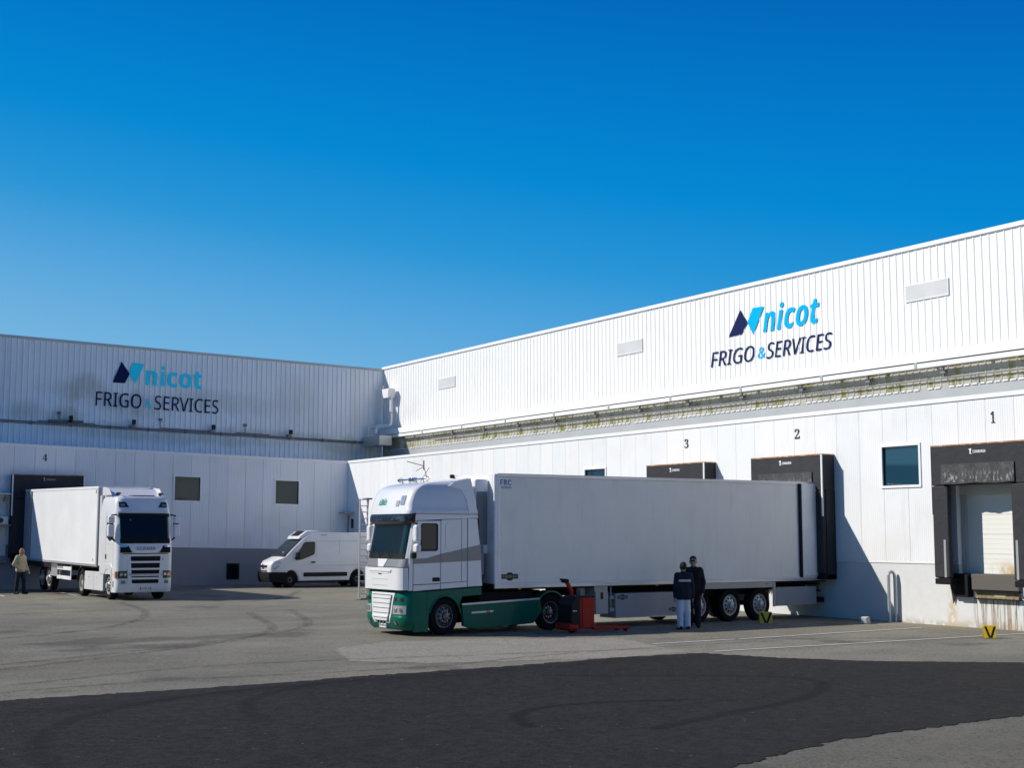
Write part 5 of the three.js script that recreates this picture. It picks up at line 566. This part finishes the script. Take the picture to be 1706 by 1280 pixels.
  if (o.stripe) M('reflective_band', [field([[[-0.1, 1.3, 0], [0.1, 1.3, 0], 0.16, 0.16, 0.9]], 0.012, 0.03, (x, y, z) => Math.max(Math.abs(y - 1.285) - 0.03, z, Math.abs(x) - 0.185))], std([0.5, 0.5, 0.48], 0.4), t);
  if (o.glasses) M('sunglasses', [box(0.13, 0.035, 0.02, 0, hd[1] + 0.025, hd[2] + 0.108, 0.008)], MT.black, t);
  return t;
}
const fabric = (c) => std(c, 0.95, { bumpMap: T.ripple, bumpScale: 0.01 });
person('person with back turned in navy jacket with pale band and white trousers', [22.86, 0, -28.72], Math.PI - 0.35, 1.72, { nod: 0.3, feet: 0.11, sh: 0.2, wide: 0.018, hem: 0.78, elR: [0.25, 1.13, -0.02], elL: [-0.26, 1.13, 0.0], wrR: [0.25, 0.87, 0.05], wrL: [-0.29, 0.85, 0.03], jacket: fabric([0.008, 0.012, 0.028]), trousers: fabric([0.62, 0.66, 0.74]), hair: std([0.012, 0.01, 0.009], 0.9), stripe: true });
person('person in dark coat and sunglasses, half hidden behind the one in white trousers', [23.5, 0, -29.1], -0.75, 1.86, { nod: 0.1, feet: 0.11, wide: 0.01, hem: 0.8, elR: [0.26, 1.13, -0.02], elL: [-0.27, 1.13, 0.0], wrR: [0.25, 0.88, 0.08], wrL: [-0.28, 0.86, 0.05], jacket: fabric([0.009, 0.009, 0.011]), trousers: fabric([0.012, 0.012, 0.016]), hair: std([0.05, 0.045, 0.04], 0.9), glasses: true });
person('person with fair hair in a beige jacket and dark trousers walking by the left dock', [12.72, 0, -59.6], 0.55, 1.86, { nod: 1, feet: 0.1, stride: 0.28, wide: 0.004, hem: 0.86, longHair: true, elR: [0.3, 1.16, -0.06], elL: [-0.3, 1.15, -0.08], wrR: [0.34, 0.92, 0.08], wrL: [-0.2, 0.98, 0.12], jacket: fabric([0.42, 0.36, 0.24]), trousers: fabric([0.01, 0.011, 0.018]), hair: std([0.3, 0.17, 0.07], 0.85) });

// ---------------------------------------------------------------- loose things in the yard
{
  const red = phys([0.4, 0.022, 0.01], 0.5, { specularIntensity: 0.4 });
  const t = thing('pallet_truck', 'red and black pallet truck with raised tiller beside the green truck', 'pallet truck', [19.9, 0, -29.25], -0.04);
  M('battery_housing', [box(0.46, 0.78, 0.62, 0.06, 0.5, 0, 0.04)], red, t); M('cover_seam', [bx(-0.09, -0.075, 0.14, 0.87, 0.311, 0.316)], MT.black, t); M('drive_cover', [ext([[-0.42, 0.1], [-0.17, 0.1], [-0.17, 0.92], [-0.3, 0.9], [-0.42, 0.7]], -0.34, 0.68, 0.03)], PA.plastic, t); M('top_cover', [box(0.48, 0.05, 0.6, 0.06, 0.9, 0, 0.02)], PA.plastic, t);
  M('foot_skirt', [box(0.34, 0.2, 0.7, -0.34, 0.16, 0, 0.08)], red, t); M('rating_plate', [bx(-0.38, -0.26, 0.55, 0.57, 0.34, 0.345)], MT.trim, t);
  M('mast_post', [bx(0.0, 0.13, 0.9, 1.1, -0.1, 0.1)], PA.plasticGrey, t);
  const ti = part('tiller', t); M('tiller_arm', [tube([[-0.2, 0.86, 0], [-0.22, 1.05, 0], [-0.3, 1.2, 0], [-0.36, 1.28, 0]], 0.055, 16)], red, ti); M('tiller_head', [box(0.16, 0.1, 0.2, -0.4, 1.3, 0, 0.04), rod([-0.45, 1.33, -0.14], [-0.45, 1.33, 0.14], 0.025)], PA.plastic, ti);
  for (const s of [1, -1]) { M('fork', [box(1.1, 0.06, 0.16, 0.84, 0.1, s * 0.2, 0.02)], red, t); M('fork_wheel', [cyl(0.04, 0.04, 0.08, 1.28, 0.045, s * 0.2, 'z', 12)], PA.plastic, t); } M('drive_wheel', [cyl(0.11, 0.11, 0.09, -0.2, 0.112, 0, 'z', 18)], MT.rubber, t);
}
{ const t = thing('ladder', 'tall bare aluminium ladder standing upright behind the nose of the green truck', 'ladder', [22.78, 0, -48.0], 0.0), al = std([0.5, 0.5, 0.5], 0.45, { metalness: 0.6 }); for (const s of [-1, 1]) M('rail', [bx(s * 0.16 - 0.018, s * 0.16 + 0.018, 0.06, 3.8, -0.04, 0.04)], al, t); for (let i = 0; i < 16; i++) M('rung', [bx(-0.142, 0.142, 0.2 + i * 0.237, 0.235 + i * 0.237, -0.045, 0.02)], al, t); M('top_bracket', [bx(0.1, 0.34, 3.78, 3.84, -0.3, 0.05), rod([0.2, 3.8, 0], [0.17, 3.3, -0.02], 0.03)], PA.plasticGrey, t); M('foot_bracket', [bx(-0.24, 0.3, 0.02, 0.06, -0.3, 0.3), cyl(0.07, 0.07, 0.04, 0.1, 0.07, 0.2, 'z', 12)], PA.plasticGrey, t); }
function chock(pos, turn, label) { const y = phys([0.75, 0.48, 0.0], 0.45, { clearcoat: 0.2 }), t = thing('wheel_chock', label, 'wheel chock', pos, turn, undefined), A = Math.atan2(0.07, 0.29);
  M('side_plate', [box(0.35, 0.3, 0.02, 0, 0, 0, 0.006).rotateX(-A).translate(0, 0.145, 0.1)], y, t); M('side_plate', [box(0.35, 0.3, 0.02, 0, 0, 0, 0.006).rotateX(A).translate(0, 0.145, -0.1)], y, t);
  for (const [a, b] of [[-0.15, 0.0], [0.0, 0.15]]) { const s = ext([[a, b > 0.1 ? -0.14 : 0.14], [a + 0.06, b > 0.1 ? -0.14 : 0.14], [b + 0.02, b > 0.1 ? 0.14 : -0.14], [b - 0.04, b > 0.1 ? 0.14 : -0.14]], 0.0105, 0.003).rotateX(-A).translate(0, 0.145, 0.1); M('black_stripe', [s], MT.black, t); }
  M('end_brace', [ext([[-0.1, 0], [0.1, 0], [0.035, 0.28], [-0.035, 0.28]], -0.16, 0.02).rotateY(Math.PI / 2).translate(0.015, 0.005, 0)], MT.black, t); M('top_bar', [box(0.35, 0.03, 0.09, 0, 0.295, 0, 0.01)], y, t); return t; }
const firstChock = chock([27.15, 0.012, -22.5], -0.75, 'bright yellow wheel chock with black chevrons in the sun by the open dock'); firstChock.scale.set(0.82, 0.95, 0.82); chock([26.45, 0, -29.6], -0.6, 'yellow wheel chock in shade against the rear trailer wheel');
{ const t = thing('hoop_guard', 'grey steel hoop guard standing upright at the foot of the right wall', 'bollard', [29.62, 0, -27.98], 0); M('hoop', [tube([[0, 0, 0], [0, 1.25, 0], [0.03, 1.37, 0], [0.1, 1.42, 0.02], [0.16, 1.37, 0.04], [0.19, 1.25, 0.05], [0.19, 0, 0.05]], 0.045, 60, 10, 0.3)], MT.galva, t); for (const x of [0, 0.19]) M('foot_plate', [bx(x - 0.08, x + 0.08, 0, 0.012, -0.08, 0.1)], MT.galva, t); }
{ const t = thing('concrete_block', 'small chipped white block at the foot of the shaded right wall', 'block', [28.5, 0, -27.8], 0.3); M('block', [warp(new RoundedBoxGeometry(0.2, 0.2, 0.18, 3, 0.03).translate(0, 0.1, 0), (v) => { v.x += 0.02 * Math.sin(v.y * 31 + v.z * 17); v.z += 0.02 * Math.sin(v.x * 27 + v.y * 13); })], std([0.6, 0.58, 0.54], 0.9, { map: T.grain }), t); }
{ // cabinet and outdoor cooler at the left edge
  const t = thing('condenser_unit', 'white outdoor cooler with round fan grille by the left frame edge beside the dock shelter', 'cooling unit', [12.86, 3.07, ZL], 0); M('casing', [box(0.62, 0.36, 0.3, 0, 0, 0.17, 0.02)], MT.white, t); M('fan_grille', [clean(new THREE.TorusGeometry(0.12, 0.012, 6, 20).translate(-0.02, 0, 0.325)), clean(new THREE.TorusGeometry(0.06, 0.01, 6, 16).translate(-0.02, 0, 0.325))], MT.grey, t); M('fan_opening', [cyl(0.125, 0.125, 0.01, -0.02, 0, 0.318, 'z', 20)], MT.dark, t); M('wall_shelf', [bx(-0.7, 0.5, -0.24, -0.18, 0, 0.4)], MT.pipe, t);
  const c = thing('entrance_canopy', 'narrow ledge canopy over a louvred door panel at the left frame edge', 'canopy', [12.4, 0, ZL], 0); M('canopy_sheet', [bx(-1.2, 0.82, 4.22, 4.28, 0, 0.5)], MT.galva, c); M('canopy_bracket', [rod([0.6, 3.9, 0.02], [0.6, 4.22, 0.4], 0.025)], MT.pipe, c); M('door_leaf', [bx(-0.9, 0.75, 1.5, 4.1, 0.0, 0.04)], MT.plinth, c); M('louvre_panel', [bx(-0.4, 0.42, 3.45, 3.8, 0.041, 0.06), ...[0, 1, 2, 3].map((i) => box(0.8, 0.07, 0.012).rotateX(0.5).translate(0.01, 3.5 + i * 0.085, 0.075))], PA.plasticGrey, c); M('landing', [bx(-1.2, 0.8, 1.2, 1.3, 0, 0.3)], MT.pipe, c);
}
// ---------------------------------------------------------------- round the yard, outside the picture: mirrored in the screens and panes; unseen tree rows added to block low sky light
{
  const bark = std([0.07, 0.055, 0.04], 0.95), leaf = [[0.035, 0.06, 0.018], [0.05, 0.075, 0.022]].map((c) => std(c, 0.9, { side: THREE.DoubleSide }));
  const crownGeo = (r) => { const pos = []; const cl = []; for (let i = 0; i < 46; i++) { const a = rnd() * 6.283, b = Math.acos(2 * rnd() - 1), q = 0.45 + 0.55 * Math.cbrt(rnd()); cl.push([q * r * 0.85 * Math.sin(b) * Math.cos(a), q * r * 1.25 * Math.cos(b), q * r * 0.85 * Math.sin(b) * Math.sin(a), 0.5 + 0.6 * rnd()]); } for (const [x, y, z, s] of cl) for (let k = 0; k < 70; k++) { const d = V(rnd() - 0.5, rnd() - 0.5, rnd() - 0.5).normalize().multiplyScalar(s * Math.cbrt(rnd()) * r * 0.28), u = V(rnd() - 0.5, rnd() - 0.5, rnd() - 0.5).normalize(), w = V(rnd() - 0.5, rnd() - 0.5, rnd() - 0.5).cross(u).normalize(), l = 0.22 + 0.2 * rnd(), p = V(x, y, z).add(d); const A = p.clone().addScaledVector(u, l), B = p.clone().addScaledVector(w, l * 0.6), C2 = p.clone().addScaledVector(u, -l * 0.7); for (const q of [A, B, C2]) pos.push(q.x, q.y, q.z); } const g = new THREE.BufferGeometry(); g.setAttribute('position', new THREE.BufferAttribute(new Float32Array(pos), 3)); g.computeVertexNormals(); return clean(g); };
  const geos = [crownGeo(4.2), crownGeo(3.8)];
  const spots = []; for (let i = 0; i < 9; i++) spots.push([-24 - 3 * rnd(), -50 + i * 7.2 + 2 * rnd(), 'added tree row on the far left side of the yard']); for (let i = 0; i < 7; i++) spots.push([-14 + i * 8 + 2 * rnd(), 26 + 3 * rnd(), 'added tree row behind the viewer']);
  spots.forEach(([x, z, where], i) => { const h = 15 + 3 * rnd(), t = thing('sky_blocking_tree', i < 9 ? 'added unseen tree blocking low sky light, far left yard edge' : 'added unseen tree blocking low sky light, row behind the viewer', 'tree', [x, 0, z], rnd() * 6, where); const m = new THREE.Mesh(geos[i % 2], leaf[i % 2]); m.name = 'crown'; m.position.y = h - 5.4; m.castShadow = m.receiveShadow = true; t.add(m); M('trunk', [cyl(0.16, 0.34, h - 6, 0, (h - 6) / 2, 0, 'y', 10), rod([0, h - 7, 0], [1.4, h - 4, 0.6], 0.1), rod([0, h - 6.6, 0], [-1.2, h - 3.8, -0.8], 0.1)], bark, t); });
  const o = thing('office_building', 'dark green office building with pale window frames across the yard to the west', 'building', [-20, 0, -30], Math.PI / 2); M('wall', [bx(-11, 11, 0, 7.2, -8, 0)], std([0.05, 0.09, 0.075], 0.7), o); M('roof_edge', [bx(-11.2, 11.2, 7.2, 7.5, -8.2, 0.2)], MT.grey, o);
  for (let r = 0; r < 2; r++) for (let i = 0; i < 7; i++) { const x = -9.4 + i * 3.1, y = 1.2 + r * 3.1, w = part('window', o); M('frame', [bx(x - 0.75, x + 0.75, y - 0.08, y, 0, 0.06), bx(x - 0.75, x + 0.75, y + 1.5, y + 1.58, 0, 0.06), bx(x - 0.75, x - 0.67, y, y + 1.5, 0, 0.06), bx(x + 0.67, x + 0.75, y, y + 1.5, 0, 0.06), bx(x - 0.03, x + 0.03, y, y + 1.5, 0, 0.06)], MT.trim, w); M('blind', [bx(x - 0.66, x + 0.66, y + 0.01, y + 1.49, 0.005, 0.02)], std([0.45, 0.55, 0.5], 0.8), w); }
}

renderer.render(scene, camera);
